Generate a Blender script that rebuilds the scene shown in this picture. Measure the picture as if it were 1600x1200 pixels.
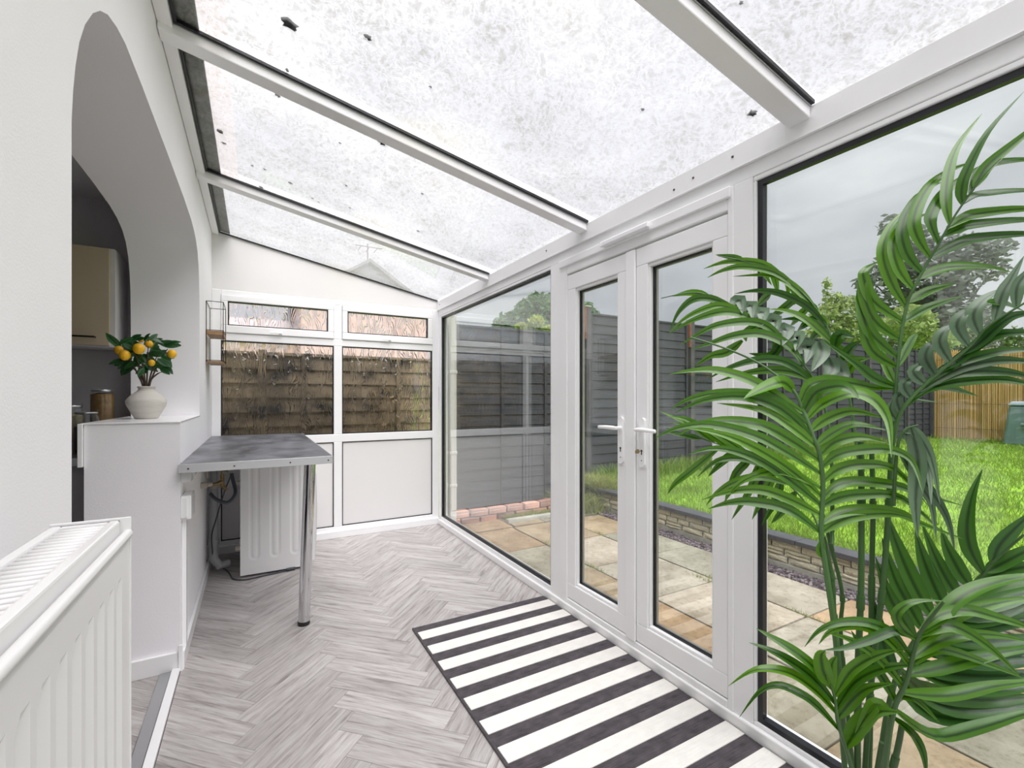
import bpy, math, random
from math import sin, cos, pi, sqrt, radians, floor as ifloor
from mathutils import Vector, Matrix
from mathutils.geometry import tessellate_polygon
random.seed(7)
for o in list(bpy.data.objects): bpy.data.objects.remove(o)
SC = bpy.context.scene
COL = SC.collection

# ------------------------------------------------------------------ camera, sky, exposure
H = 1.25; YAW = 0.509; FPX = 720.0; Y0 = 621.4
cam_d = bpy.data.cameras.new('camera'); cam = bpy.data.objects.new('camera', cam_d); COL.objects.link(cam)
cam_d.sensor_width = 36.0; cam_d.lens = FPX/1600*36.0; cam_d.shift_y = (Y0-600)/1600; cam_d.clip_start = 0.05; cam_d.clip_end = 300
cam.location = (0, 0, H); cam.rotation_euler = (pi/2, 0, -YAW)
SC.camera = cam
SC.view_settings.view_transform = 'Standard'; SC.view_settings.look = 'None'
SC.view_settings.gamma = 1.0; SC.view_settings.use_curve_mapping = False
SC.view_settings.exposure = 0.50
cy = SC.cycles
cy.use_denoising = True; cy.max_bounces = 14; cy.diffuse_bounces = 8; cy.glossy_bounces = 5
cy.transmission_bounces = 10; cy.transparent_max_bounces = 24; cy.sample_clamp_indirect = 6
cy.caustics_reflective = False; cy.caustics_refractive = False

W = bpy.data.worlds.new('overcast_sky'); SC.world = W; W.use_nodes = True
wt = W.node_tree; wt.nodes.clear()
def wn(t, **k):
    n = wt.nodes.new(t)
    for a, b in k.items(): setattr(n, a, b)
    return n
wo = wn('ShaderNodeOutputWorld'); bg = wn('ShaderNodeBackground'); tc = wn('ShaderNodeTexCoord')
mp = wn('ShaderNodeMapping'); mp.inputs['Scale'].default_value = (1.0, 1.0, 2.6)
nz = wn('ShaderNodeTexNoise'); nz.inputs['Scale'].default_value = 2.1; nz.inputs['Detail'].default_value = 5; nz.inputs['Roughness'].default_value = .5
rp = wn('ShaderNodeValToRGB')
rp.color_ramp.elements[0].position = .36; rp.color_ramp.elements[0].color = (.545, .56, .615, 1)
rp.color_ramp.elements[1].position = .64; rp.color_ramp.elements[1].color = (.85, .86, .895, 1)
sx = wn('ShaderNodeSeparateXYZ')
mr = wn('ShaderNodeMapRange'); mr.inputs[1].default_value = -.02; mr.inputs[2].default_value = 1.0; mr.inputs[3].default_value = .62; mr.inputs[4].default_value = .95
wt.links.new(tc.outputs['Generated'], mp.inputs[0]); wt.links.new(mp.outputs[0], nz.inputs['Vector'])
wt.links.new(nz.outputs['Fac'], rp.inputs[0]); wt.links.new(tc.outputs['Generated'], sx.inputs[0])
wt.links.new(sx.outputs['Z'], mr.inputs[0]); wt.links.new(mr.outputs[0], bg.inputs['Strength'])
wt.links.new(rp.outputs[0], bg.inputs['Color']); wt.links.new(bg.outputs[0], wo.inputs[0])

# the sun, spread wide by the cloud cover
sn_d = bpy.data.lights.new('sun', 'SUN'); sn = bpy.data.objects.new('sun', sn_d); COL.objects.link(sn)
sn_d.energy = 5.2; sn_d.angle = radians(70); sn_d.color = (1.0, .965, 1.0)
sn.location = (4, -3, 9); sn.rotation_euler = Vector((.03, -.40, .90)).to_track_quat('Z', 'Y').to_euler()

# ------------------------------------------------------------------ helpers
WL = {}
class MB:
    def __init__(s): s.v = []; s.f = []; s.uv = None
    def add(s, vs, fs):
        b = len(s.v); s.v += [tuple(p) for p in vs]; s.f += [tuple(b+i for i in f) for f in fs]; return s
    def box(s, x0, x1, y0, y1, z0, z1):
        vs = [(x0,y0,z0),(x1,y0,z0),(x1,y1,z0),(x0,y1,z0),(x0,y0,z1),(x1,y0,z1),(x1,y1,z1),(x0,y1,z1)]
        return s.add(vs, [(0,3,2,1),(4,5,6,7),(0,1,5,4),(1,2,6,5),(2,3,7,6),(3,0,4,7)])
    def hexa(s, lo, hi):          # four lower and four upper corners, counter-clockwise
        return s.add(list(lo)+list(hi), [(0,3,2,1),(4,5,6,7),(0,1,5,4),(1,2,6,5),(2,3,7,6),(3,0,4,7)])
    def prism(s, poly, fn, a0, a1):   # poly of (u, v); fn(u, v, a) -> xyz
        n = len(poly); vs = [fn(u, v, a0) for u, v in poly]+[fn(u, v, a1) for u, v in poly]
        tr = tessellate_polygon([[Vector((u, v, 0)) for u, v in poly]])
        fs = [tuple(t) for t in tr]+[tuple(n+i for i in reversed(t)) for t in tr]
        fs += [(i, (i+1) % n, n+(i+1) % n, n+i) for i in range(n)]
        return s.add(vs, fs)
    def tube(s, pts, r, n=8, cap=True):
        pts = [Vector(p) for p in pts]; rs = r if isinstance(r, (list, tuple)) else [r]*len(pts)
        vs = []; prev = None
        for i, p in enumerate(pts):
            t = (pts[min(i+1, len(pts)-1)]-pts[max(i-1, 0)]).normalized()
            if prev is None:
                u = t.cross(Vector((0, 0, 1)))
                if u.length < .1: u = t.cross(Vector((1, 0, 0)))
            else: u = prev-t*prev.dot(t)
            u.normalize(); prev = u; w = t.cross(u)
            for k in range(n):
                a = 2*pi*k/n; vs.append(p+(u*cos(a)+w*sin(a))*rs[i])
        fs = []; m = len(pts)
        for i in range(m-1):
            for k in range(n): fs.append((i*n+k, i*n+(k+1) % n, (i+1)*n+(k+1) % n, (i+1)*n+k))
        if cap: fs += [tuple(reversed(range(n))), tuple((m-1)*n+k for k in range(n))]
        return s.add(vs, fs)
    def lathe(s, prof, c, n=32, axis='z'):
        vs = []
        for r, z in prof:
            for k in range(n):
                a = 2*pi*k/n
                if axis == 'z': vs.append((c[0]+r*cos(a), c[1]+r*sin(a), c[2]+z))
                elif axis == 'x': vs.append((c[0]+z, c[1]+r*cos(a), c[2]+r*sin(a)))
                else: vs.append((c[0]+r*sin(a), c[1]+z, c[2]+r*cos(a)))
        fs = []
        for i in range(len(prof)-1):
            for k in range(n): fs.append((i*n+k, i*n+(k+1) % n, (i+1)*n+(k+1) % n, (i+1)*n+k))
        fs += [tuple(reversed(range(n))), tuple((len(prof)-1)*n+k for k in range(n))]
        return s.add(vs, fs)
    def ball(s, c, r, n=10, m=7, sq=(1, 1, 1)):
        prof = [(max(.0005, r*sin(pi*i/m)), -r*cos(pi*i/m)) for i in range(m+1)]
        b = len(s.v); s.lathe(prof, (0, 0, 0), n)
        for i in range(b, len(s.v)):
            x, y, z = s.v[i]; s.v[i] = (c[0]+x*sq[0], c[1]+y*sq[1], c[2]+z*sq[2])
        return s
    def mesh(s, name, org=(0, 0, 0)):
        me = bpy.data.meshes.new(name)
        me.from_pydata([(x-org[0], y-org[1], z-org[2]) for x, y, z in s.v], [], s.f); me.update()
        if s.uv:
            ul = me.uv_layers.new(name='UVMap')
            for i, l in enumerate(me.loops): ul.data[i].uv = s.uv[l.vertex_index]
        return me
    def build(s, name, mat, parent=None, bevel=0, smooth=False, **tags):
        xs = [p[0] for p in s.v]; ys = [p[1] for p in s.v]; zs = [p[2] for p in s.v]
        org = ((min(xs)+max(xs))/2, (min(ys)+max(ys))/2, min(zs))
        me = s.mesh(name, org); o = bpy.data.objects.new(name, me); COL.objects.link(o)
        if mat: me.materials.append(mat)
        place(o, org, parent)
        if bevel:
            b = o.modifiers.new('bevel', 'BEVEL'); b.width = bevel; b.segments = 2; b.limit_method = 'ANGLE'; b.angle_limit = radians(50)
        if smooth or bevel:
            try: me.shade_smooth() if smooth else None
            except Exception: pass
            if smooth:
                for p in me.polygons: p.use_smooth = True
                me.set_sharp_from_angle(angle=radians(42))
        for k, v in tags.items(): o[k] = v
        return o
def place(o, org, parent):
    WL[o.name] = Vector(org)
    if parent is not None:
        o.parent = parent; o.location = Vector(org)-WL[parent.name]
    else: o.location = org
def thing(name, loc, label=None, cat=None, group=None, kind=None, parent=None):
    o = bpy.data.objects.new(name, None); COL.objects.link(o); o.empty_display_size = .05
    place(o, loc, parent)
    if label: o['label'] = label
    if cat: o['category'] = cat
    if group: o['group'] = group
    if kind: o['kind'] = kind
    return o
def tag(o, label, cat, group=None, kind=None):
    o['label'] = label; o['category'] = cat
    if group: o['group'] = group
    if kind: o['kind'] = kind
    return o
def inst(name, me, loc, parent=None, rot=(0, 0, 0), scale=(1, 1, 1), **tags):   # object sharing mesh data
    o = bpy.data.objects.new(name, me); COL.objects.link(o); place(o, loc, parent)
    o.rotation_euler = rot; o.scale = scale
    for k, v in tags.items(): o[k] = v
    return o
def at(px, py, d):
    """point d metres ahead of the viewpoint along the sight line measured in the photograph"""
    u = (px-800)/FPX; w = (Y0-py)/FPX
    return Vector((d*(sin(YAW)+cos(YAW)*u), d*(cos(YAW)-sin(YAW)*u), H+d*w))

# ------------------------------------------------------------------ materials
def mat(name): 
    m = bpy.data.materials.new(name); m.use_nodes = True; nt = m.node_tree; nt.nodes.clear()
    out = nt.nodes.new('ShaderNodeOutputMaterial'); return m, nt, out
def N(nt, t, ins=None, **k):
    n = nt.nodes.new(t)
    for a, b in k.items(): setattr(n, a, b)
    for a, b in (ins or {}).items():
        s = n.inputs[a]
        if isinstance(b, bpy.types.NodeSocket): nt.links.new(b, s)
        else: s.default_value = b
    return n
def rgb(c): return (c[0], c[1], c[2], 1)
def simple(name, col, rough=.5, metal=0, var=0.0, scale=8, bump=0, bscale=60, spec=.5, rnd=0.0, stretch=(1, 1, 1), coat=0):
    m, nt, out = mat(name)
    p = N(nt, 'ShaderNodeBsdfPrincipled', {'Base Color': rgb(col), 'Roughness': rough, 'Metallic': metal, 'Specular IOR Level': spec, 'Coat Weight': coat})
    tcn = N(nt, 'ShaderNodeTexCoord'); mpn = N(nt, 'ShaderNodeMapping', {'Vector': tcn.outputs['Object'], 'Scale': stretch})
    csock = None
    if var:
        nn = N(nt, 'ShaderNodeTexNoise', {'Vector': mpn.outputs[0], 'Scale': scale, 'Detail': 6.0})
        cr = N(nt, 'ShaderNodeValToRGB', {'Fac': nn.outputs['Fac']})
        cr.color_ramp.elements[0].position = .3; cr.color_ramp.elements[1].position = .7
        cr.color_ramp.elements[0].color = rgb([c*(1-var) for c in col]); cr.color_ramp.elements[1].color = rgb([min(1, c*(1+var)) for c in col])
        csock = cr.outputs[0]
    if rnd:
        oi = N(nt, 'ShaderNodeObjectInfo'); mrn = N(nt, 'ShaderNodeMapRange', {'Value': oi.outputs['Random'], 3: 1-rnd, 4: 1+rnd})
        hs = N(nt, 'ShaderNodeHueSaturation', {'Value': mrn.outputs[0], 'Color': csock if csock else rgb(col)}); csock = hs.outputs[0]
    if csock: nt.links.new(csock, p.inputs['Base Color'])
    if bump:
        bn = N(nt, 'ShaderNodeTexNoise', {'Vector': mpn.outputs[0], 'Scale': bscale, 'Detail': 4.0})
        bp = N(nt, 'ShaderNodeBump', {'Height': bn.outputs['Fac'], 'Strength': bump, 'Distance': .01}); nt.links.new(bp.outputs[0], p.inputs['Normal'])
    nt.links.new(p.outputs[0], out.inputs[0]); return m
M = {}
M['plaster'] = simple('white_plaster', (.935, .922, .945), .75, bump=.06, bscale=220, var=.015, scale=3)
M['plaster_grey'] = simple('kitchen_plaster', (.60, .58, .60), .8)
M['upvc'] = simple('white_upvc', (.905, .905, .91), .28, var=.02, scale=2.5)
M['panel'] = simple('white_panel', (.81, .80, .79), .35, var=.012, scale=2)
M['gloss'] = simple('white_gloss_paint', (.92, .92, .925), .2, var=.01)
M['rad'] = simple('radiator_enamel', (.79, .785, .785), .25)
M['radin'] = simple('radiator_inside', (.62, .54, .50), .6)
M['gasket'] = simple('black_rubber', (.008, .008, .012), .35)
M['alu'] = simple('aluminium', (.55, .56, .57), .3, metal=.9, bump=.05, stretch=(1, 1, 12))
M['blackspacer'] = simple('black_spacer', (.012, .012, .016), .35); M['spacer'] = simple('glazing_spacer', (.35, .34, .31), .4, metal=.6)
M['chrome'] = simple('chrome', (.66, .66, .67), .09, metal=1)
M['edge'] = simple('worktop_edge_strip', (.62, .63, .64), .32, metal=.35, var=.03)
M['slate_top'] = simple('worktop_laminate', (.12, .125, .14), .36, var=.6, scale=9, stretch=(1, .5, 1), bump=.04)
M['blackplastic'] = simple('black_plastic', (.012, .012, .012), .4)
M['wm'] = simple('washing_machine_enamel', (.86, .855, .86), .3)
M['pipe_grey'] = simple('grey_waste_pipe', (.40, .405, .41), .3)
M['hose'] = simple('dark_hose', (.05, .055, .07), .45)
M['brass'] = simple('aged_brass', (.22, .16, .075), .35, metal=.8, var=.3, scale=40)
M['beigeplug'] = simple('old_plastic', (.50, .46, .40), .5, var=.15, scale=30)
M['wood_shelf'] = simple('shelf_wood', (.33, .19, .09), .5, var=.25, scale=6, stretch=(12, 1, 12))
M['blackmetal'] = simple('black_wire', (.02, .018, .016), .4, metal=.5)
M['screw'] = simple('screw_head', (.09, .07, .05), .5)
M['ceramic'] = simple('stoneware', (.60, .575, .525), .8, var=.07, scale=5, bump=.4, bscale=30, stretch=(1, 1, 9))
M['cab'] = simple('cabinet_birch', (.52, .43, .30), .5, var=.06, scale=4, stretch=(1, 1, .2))
M['kcounter'] = simple('kitchen_worktop', (.07, .07, .075), .3, var=.2)
M['kunit'] = simple('kitchen_unit_grey', (.45, .46, .48), .45)
M['lead'] = simple('lead_flashing', (.30, .31, .30), .6, var=.25, scale=12); M['paleroof'] = simple('pale_roof', (.42, .36, .36), .6)
M['frost'] = None
M['moss'] = simple('black_moss', (.012, .014, .013), .9)
M['soil'] = simple('soil', (.05, .035, .025), .95, var=.4, scale=20, bump=.6, bscale=40)
M['earth'] = simple('garden_earth', (.13, .10, .07), .95, var=.4, scale=14, bump=.6, bscale=30)
M['pot'] = simple('plant_pot', (.06, .06, .062), .5)
M['stem'] = simple('palm_stem', (.055, .13, .035), .4, var=.25, scale=10, stretch=(1, 1, .3))
M['twig'] = simple('twig', (.07, .045, .03), .7)
M['lemon'] = simple('lemon_skin', (.88, .48, .012), .45, var=.14, scale=18, bump=.12, bscale=120)
M['fence'] = simple('charcoal_fence_paint', (.036, .038, .045), .75, var=.22, scale=5, bump=.45, bscale=18, rnd=.16, stretch=(.5, 3, 5))
M['fence_brown'] = simple('brown_fence_wood', (.25, .185, .12), .85, var=.55, scale=5, bump=.3, rnd=.12, stretch=(2, 1, 3))
M['fence_brown'] = None
M['post'] = simple('charcoal_post', (.075, .072, .075), .7, var=.25, scale=8)
M['rust'] = simple('bare_orange_timber', (.33, .12, .07), .8, var=.25, scale=10)
M['brick'] = simple('red_brick', (.47, .245, .175), .9, var=.32, scale=9, bump=.5, bscale=40, rnd=.38)
M['concrete'] = simple('concrete', (.36, .35, .29), .9, var=.2, scale=9, bump=.4)
M['mortar'] = simple('dark_mortar', (.13, .12, .10), .95)
M['coping'] = simple('slate_coping', (.060, .062, .068), .55, var=.25, scale=6, bump=.2, rnd=.15)
M['block'] = simple('reconstituted_stone', (.62, .56, .40), .9, var=.35, scale=10, bump=.8, bscale=28, rnd=.14)
M['creampipe'] = simple('cream_downpipe', (.82, .80, .74), .4, var=.04)
M['gutter'] = simple('white_gutter', (.84, .82, .78), .4)
M['bark'] = simple('bark', (.10, .08, .06), .9, var=.3)
M['canebacking'] = simple('dry_cane', (.62, .42, .18), .8, var=.3, scale=4, stretch=(1, 40, 1)); M['birch_twig'] = simple('dry_climber', (.34, .25, .13), .8, var=.3)
M['bin'] = simple('compost_bin_green', (.13, .20, .20), .45, var=.15, scale=5)
M['binlid'] = simple('compost_lid', (.22, .29, .31), .4)
M['housewall'] = simple('pink_brick_house', (.72, .50, .50), .9, var=.12, scale=6)
M['rooftile'] = simple('grey_roof_tile', (.17, .18, .19), .8, var=.12, scale=4)
M['key'] = simple('brass_key', (.35, .26, .16), .35, metal=.7)
M['lightcover'] = simple('strip_light_cover', (.88, .88, .90), .3)

def fresnel(nt, ior):     # same reflectance on both faces of a thin sheet
    ge = N(nt, 'ShaderNodeNewGeometry'); mi = N(nt, 'ShaderNodeMapRange', {0: ge.outputs['Backfacing'], 3: ior, 4: 1/ior})
    return N(nt, 'ShaderNodeFresnel', {'IOR': mi.outputs[0]})
def glassmat(name, ior=1.75, tint=(.97, .98, .975)):
    m, nt, out = mat(name)
    fr = fresnel(nt, ior); tr = N(nt, 'ShaderNodeBsdfTransparent', {'Color': rgb(tint)})
    gl = N(nt, 'ShaderNodeBsdfGlossy', {'Color': (1, 1, 1, 1), 'Roughness': .0})
    mx = N(nt, 'ShaderNodeMixShader', {0: fr.outputs[0], 1: tr.outputs[0], 2: gl.outputs[0]})
    nt.links.new(mx.outputs[0], out.inputs[0]); return m
def mottled():
    m, nt, out = mat('mottled_brown_fence'); tcn = N(nt, 'ShaderNodeTexCoord'); oi = N(nt, 'ShaderNodeObjectInfo')
    ad = N(nt, 'ShaderNodeVectorMath', {0: tcn.outputs['Object'], 1: oi.outputs['Location']}, operation='ADD')
    n1 = N(nt, 'ShaderNodeTexNoise', {'Vector': ad.outputs[0], 'Scale': 5.5, 'Detail': 3.0})
    r = N(nt, 'ShaderNodeValToRGB', {'Fac': n1.outputs['Fac']}); e = r.color_ramp.elements
    e[0].position = .36; e[0].color = (.03, .027, .025, 1); e[1].position = .60; e[1].color = (.44, .34, .22, 1); x = e.new(.44); x.color = (.22, .175, .12, 1)
    p = N(nt, 'ShaderNodeBsdfPrincipled', {'Base Color': r.outputs[0], 'Roughness': .85}); nt.links.new(p.outputs[0], out.inputs[0]); return m
M['fence_brown'] = mottled()
M['glass'] = glassmat('window_glass', 1.42)
M['jar'] = glassmat('jar_glass', 1.35)

def obscure():
    m, nt, out = mat('patterned_glass')
    tcn = N(nt, 'ShaderNodeTexCoord')
    mpn = N(nt, 'ShaderNodeMapping', {'Vector': tcn.outputs['Object'], 'Scale': (1, 1, .30)})
    dn = N(nt, 'ShaderNodeTexNoise', {'Vector': mpn.outputs[0], 'Scale': 11.0, 'Detail': 1.5})
    sc = N(nt, 'ShaderNodeVectorMath', {0: dn.outputs['Color'], 'Scale': .22}, operation='SCALE')
    mx = N(nt, 'ShaderNodeVectorMath', {0: mpn.outputs[0], 1: sc.outputs[0]}, operation='ADD')
    wv = N(nt, 'ShaderNodeTexWave', {'Vector': mx.outputs[0], 'Scale': 16.0, 'Distortion': 2.0, 'Detail': 1.0, 'Detail Scale': 1.0}, bands_direction='X')
    cr = N(nt, 'ShaderNodeValToRGB', {'Fac': wv.outputs['Fac']}); cr.color_ramp.elements[0].position = .0; cr.color_ramp.elements[1].position = .16
    bp = N(nt, 'ShaderNodeBump', {'Height': cr.outputs[0], 'Strength': 1.0, 'Distance': .006})
    g = N(nt, 'ShaderNodeBsdfGlass', {'Color': (.97, .97, .97, 1), 'Roughness': .05, 'IOR': 1.3, 'Normal': bp.outputs[0]})
    nt.links.new(g.outputs[0], out.inputs[0]); return m
M['obscure'] = obscure()

def roofmat():
    m, nt, out = mat('weathered_roof_glazing')
    tcn = N(nt, 'ShaderNodeTexCoord')
    # swirling trails of old algae
    d1 = N(nt, 'ShaderNodeTexNoise', {'Vector': tcn.outputs['Object'], 'Scale': 6.0, 'Detail': 5.0, 'Roughness': .6})
    sc = N(nt, 'ShaderNodeVectorMath', {0: d1.outputs['Color'], 'Scale': .38}, operation='SCALE')
    ad = N(nt, 'ShaderNodeVectorMath', {0: tcn.outputs['Object'], 1: sc.outputs[0]}, operation='ADD')
    vo = N(nt, 'ShaderNodeTexVoronoi', {'Vector': ad.outputs[0], 'Scale': 26.0}, feature='DISTANCE_TO_EDGE')
    r1 = N(nt, 'ShaderNodeValToRGB', {'Fac': vo.outputs['Distance']})
    r1.color_ramp.elements[0].position = .0; r1.color_ramp.elements[0].color = (1, 1, 1, 1)
    r1.color_ramp.elements[1].position = .22; r1.color_ramp.elements[1].color = (0, 0, 0, 1)
    n2 = N(nt, 'ShaderNodeTexNoise', {'Vector': tcn.outputs['Object'], 'Scale': 2.6, 'Detail': 8.0, 'Roughness': .7})
    n3 = N(nt, 'ShaderNodeTexNoise', {'Vector': ad.outputs[0], 'Scale': 52.0, 'Detail': 6.0, 'Roughness': .7})
    a = N(nt, 'ShaderNodeMath', {0: r1.outputs[0], 1: .22}, operation='MULTIPLY')
    b = N(nt, 'ShaderNodeMath', {0: n3.outputs['Fac'], 1: .50}, operation='MULTIPLY')
    c = N(nt, 'ShaderNodeMath', {0: n2.outputs['Fac'], 1: .45}, operation='MULTIPLY')
    s1 = N(nt, 'ShaderNodeMath', {0: a.outputs[0], 1: b.outputs[0]}, operation='ADD')
    s2 = N(nt, 'ShaderNodeMath', {0: s1.outputs[0], 1: c.outputs[0]}, operation='ADD')
    r2 = N(nt, 'ShaderNodeValToRGB', {'Fac': s2.outputs[0]})
    e = r2.color_ramp.elements; e[0].position = .36; e[0].color = (.74, .73, .69, 1); e[1].position = .80; e[1].color = (.99, .99, .99, 1)
    e2 = e.new(.54); e2.color = (.90, .90, .89, 1)
    # ochre patches
    n4 = N(nt, 'ShaderNodeTexNoise', {'Vector': tcn.outputs['Object'], 'Scale': 1.7, 'Detail': 4.0})
    r4 = N(nt, 'ShaderNodeValToRGB', {'Fac': n4.outputs['Fac']}); r4.color_ramp.elements[0].position = .56; r4.color_ramp.elements[1].position = .72
    sx4 = N(nt, 'ShaderNodeSeparateXYZ', {0: tcn.outputs['Object']})
    mr4 = N(nt, 'ShaderNodeMapRange', {0: sx4.outputs['X'], 1: .3, 2: -.9, 3: 0.0, 4: .8})
    ml4 = N(nt, 'ShaderNodeMath', {0: r4.outputs[0], 1: mr4.outputs[0]}, operation='MULTIPLY', use_clamp=True)
    mixc = N(nt, 'ShaderNodeMix', data_type='RGBA', blend_type='MULTIPLY')
    nt.links.new(ml4.outputs[0], mixc.inputs[0]); nt.links.new(r2.outputs[0], mixc.inputs[6]); mixc.inputs[7].default_value = (.90, .84, .62, 1)
    tl = N(nt, 'ShaderNodeBsdfTranslucent', {'Color': mixc.outputs[2]})
    tr = N(nt, 'ShaderNodeBsdfTransparent', {'Color': mixc.outputs[2]})
    mx = N(nt, 'ShaderNodeMixShader', {0: .90, 1: tl.outputs[0], 2: tr.outputs[0]})
    gl = N(nt, 'ShaderNodeBsdfGlossy', {'Color': (1, 1, 1, 1), 'Roughness': .05}); fr = fresnel(nt, 1.15)
    m2 = N(nt, 'ShaderNodeMixShader', {0: fr.outputs[0], 1: mx.outputs[0], 2: gl.outputs[0]})
    nt.links.new(m2.outputs[0], out.inputs[0]); return m
M['roof'] = roofmat()
def frostmat():
    m, nt, out = mat('translucent_flashing'); tl = N(nt, 'ShaderNodeBsdfTranslucent', {'Color': (.85, .83, .82, 1)}); tr = N(nt, 'ShaderNodeBsdfTransparent', {'Color': (.86, .84, .83, 1)})
    mx = N(nt, 'ShaderNodeMixShader', {0: .8, 1: tl.outputs[0], 2: tr.outputs[0]}); nt.links.new(mx.outputs[0], out.inputs[0]); return m
M['frost'] = frostmat()

def plankmat(name, dark=1.0):
    m, nt, out = mat(name)
    tcn = N(nt, 'ShaderNodeTexCoord'); oi = N(nt, 'ShaderNodeObjectInfo')
    off = N(nt, 'ShaderNodeVectorMath', {0: (37., 51., 13.)}, operation='SCALE'); nt.links.new(oi.outputs['Random'], off.inputs['Scale'])
    ad = N(nt, 'ShaderNodeVectorMath', {0: tcn.outputs['Object'], 1: off.outputs[0]}, operation='ADD')
    mpn = N(nt, 'ShaderNodeMapping', {'Vector': ad.outputs[0], 'Scale': (1.3, 17, 1)})
    n1 = N(nt, 'ShaderNodeTexNoise', {'Vector': mpn.outputs[0], 'Scale': 2.2, 'Detail': 7.0, 'Roughness': .62, 'Distortion': .9})
    mp2 = N(nt, 'ShaderNodeMapping', {'Vector': ad.outputs[0], 'Scale': (4, 60, 1)})
    n2 = N(nt, 'ShaderNodeTexNoise', {'Vector': mp2.outputs[0], 'Scale': 4.0, 'Detail': 5.0})
    s = N(nt, 'ShaderNodeMath', {0: n2.outputs['Fac'], 1: .3}, operation='MULTIPLY')
    s1 = N(nt, 'ShaderNodeMath', {0: n1.outputs['Fac'], 1: .7}, operation='MULTIPLY')
    s2 = N(nt, 'ShaderNodeMath', {0: s.outputs[0], 1: s1.outputs[0]}, operation='ADD')
    r = N(nt, 'ShaderNodeValToRGB', {'Fac': s2.outputs[0]}); e = r.color_ramp.elements
    e[0].position = .33; e[0].color = rgb([c*dark for c in (.20, .18, .17)]); e[1].position = .60; e[1].color = rgb([c*dark for c in (.52, .50, .49)])
    em = e.new(.46); em.color = rgb([c*dark for c in (.395, .365, .355)])
    mrn = N(nt, 'ShaderNodeMapRange', {'Value': oi.outputs['Random'], 3: .90, 4: 1.10})
    hs = N(nt, 'ShaderNodeHueSaturation', {'Value': mrn.outputs[0], 'Color': r.outputs[0]})
    bp = N(nt, 'ShaderNodeBump', {'Height': n2.outputs['Fac'], 'Strength': .08, 'Distance': .004})
    p = N(nt, 'ShaderNodeBsdfPrincipled', {'Base Color': hs.outputs[0], 'Roughness': .42, 'Normal': bp.outputs[0], 'Specular IOR Level': .4})
    nt.links.new(p.outputs[0], out.inputs[0]); return m
M['plank'] = plankmat('herringbone_vinyl'); M['plankgap'] = simple('vinyl_joint', (.14, .125, .12), .7)

def slabmat():
    m, nt, out = mat('sandstone_slab')
    tcn = N(nt, 'ShaderNodeTexCoord'); oi = N(nt, 'ShaderNodeObjectInfo')
    rc = N(nt, 'ShaderNodeValToRGB', {'Fac': oi.outputs['Random']}); rc.color_ramp.interpolation = 'CONSTANT'
    e = rc.color_ramp.elements; e[0].position = 0; e[0].color = (.37, .285, .175, 1); e[1].position = .2; e[1].color = (.42, .365, .28, 1)
    for ps, c in ((.36, (.30, .29, .22, 1)), (.55, (.40, .275, .155, 1)), (.7, (.38, .345, .27, 1)), (.85, (.34, .31, .225, 1))):
        x = e.new(ps); x.color = c
    off = N(nt, 'ShaderNodeVectorMath', {0: (17., 31., 3.)}, operation='SCALE'); nt.links.new(oi.outputs['Random'], off.inputs['Scale'])
    ad = N(nt, 'ShaderNodeVectorMath', {0: tcn.outputs['Object'], 1: off.outputs[0]}, operation='ADD')
    n1 = N(nt, 'ShaderNodeTexNoise', {'Vector': ad.outputs[0], 'Scale': 3.2, 'Detail': 7.0, 'Roughness': .6})
    r = N(nt, 'ShaderNodeValToRGB', {'Fac': n1.outputs['Fac']}); r.color_ramp.elements[0].position = .3; r.color_ramp.elements[0].color = (.50, .47, .42, 1); r.color_ramp.elements[1].position = .65
    n2 = N(nt, 'ShaderNodeTexNoise', {'Vector': ad.outputs[0], 'Scale': 26.0, 'Detail': 6.0, 'Roughness': .7})
    r2 = N(nt, 'ShaderNodeValToRGB', {'Fac': n2.outputs['Fac']}); r2.color_ramp.elements[0].position = .30; r2.color_ramp.elements[0].color = (.50, .45, .38, 1); r2.color_ramp.elements[1].position = .5
    mxa = N(nt, 'ShaderNodeMix', data_type='RGBA', blend_type='MULTIPLY'); mxa.inputs[0].default_value = 1
    nt.links.new(rc.outputs[0], mxa.inputs[6]); nt.links.new(r.outputs[0], mxa.inputs[7])
    mxb = N(nt, 'ShaderNodeMix', data_type='RGBA', blend_type='MULTIPLY'); mxb.inputs[0].default_value = .8
    nt.links.new(mxa.outputs[2], mxb.inputs[6]); nt.links.new(r2.outputs[0], mxb.inputs[7])
    bp = N(nt, 'ShaderNodeBump', {'Height': n2.outputs['Fac'], 'Strength': .35, 'Distance': .008})
    p = N(nt, 'ShaderNodeBsdfPrincipled', {'Base Color': mxb.outputs[2], 'Roughness': .85, 'Normal': bp.outputs[0]})
    nt.links.new(p.outputs[0], out.inputs[0]); return m
M['slab'] = slabmat()

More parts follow.
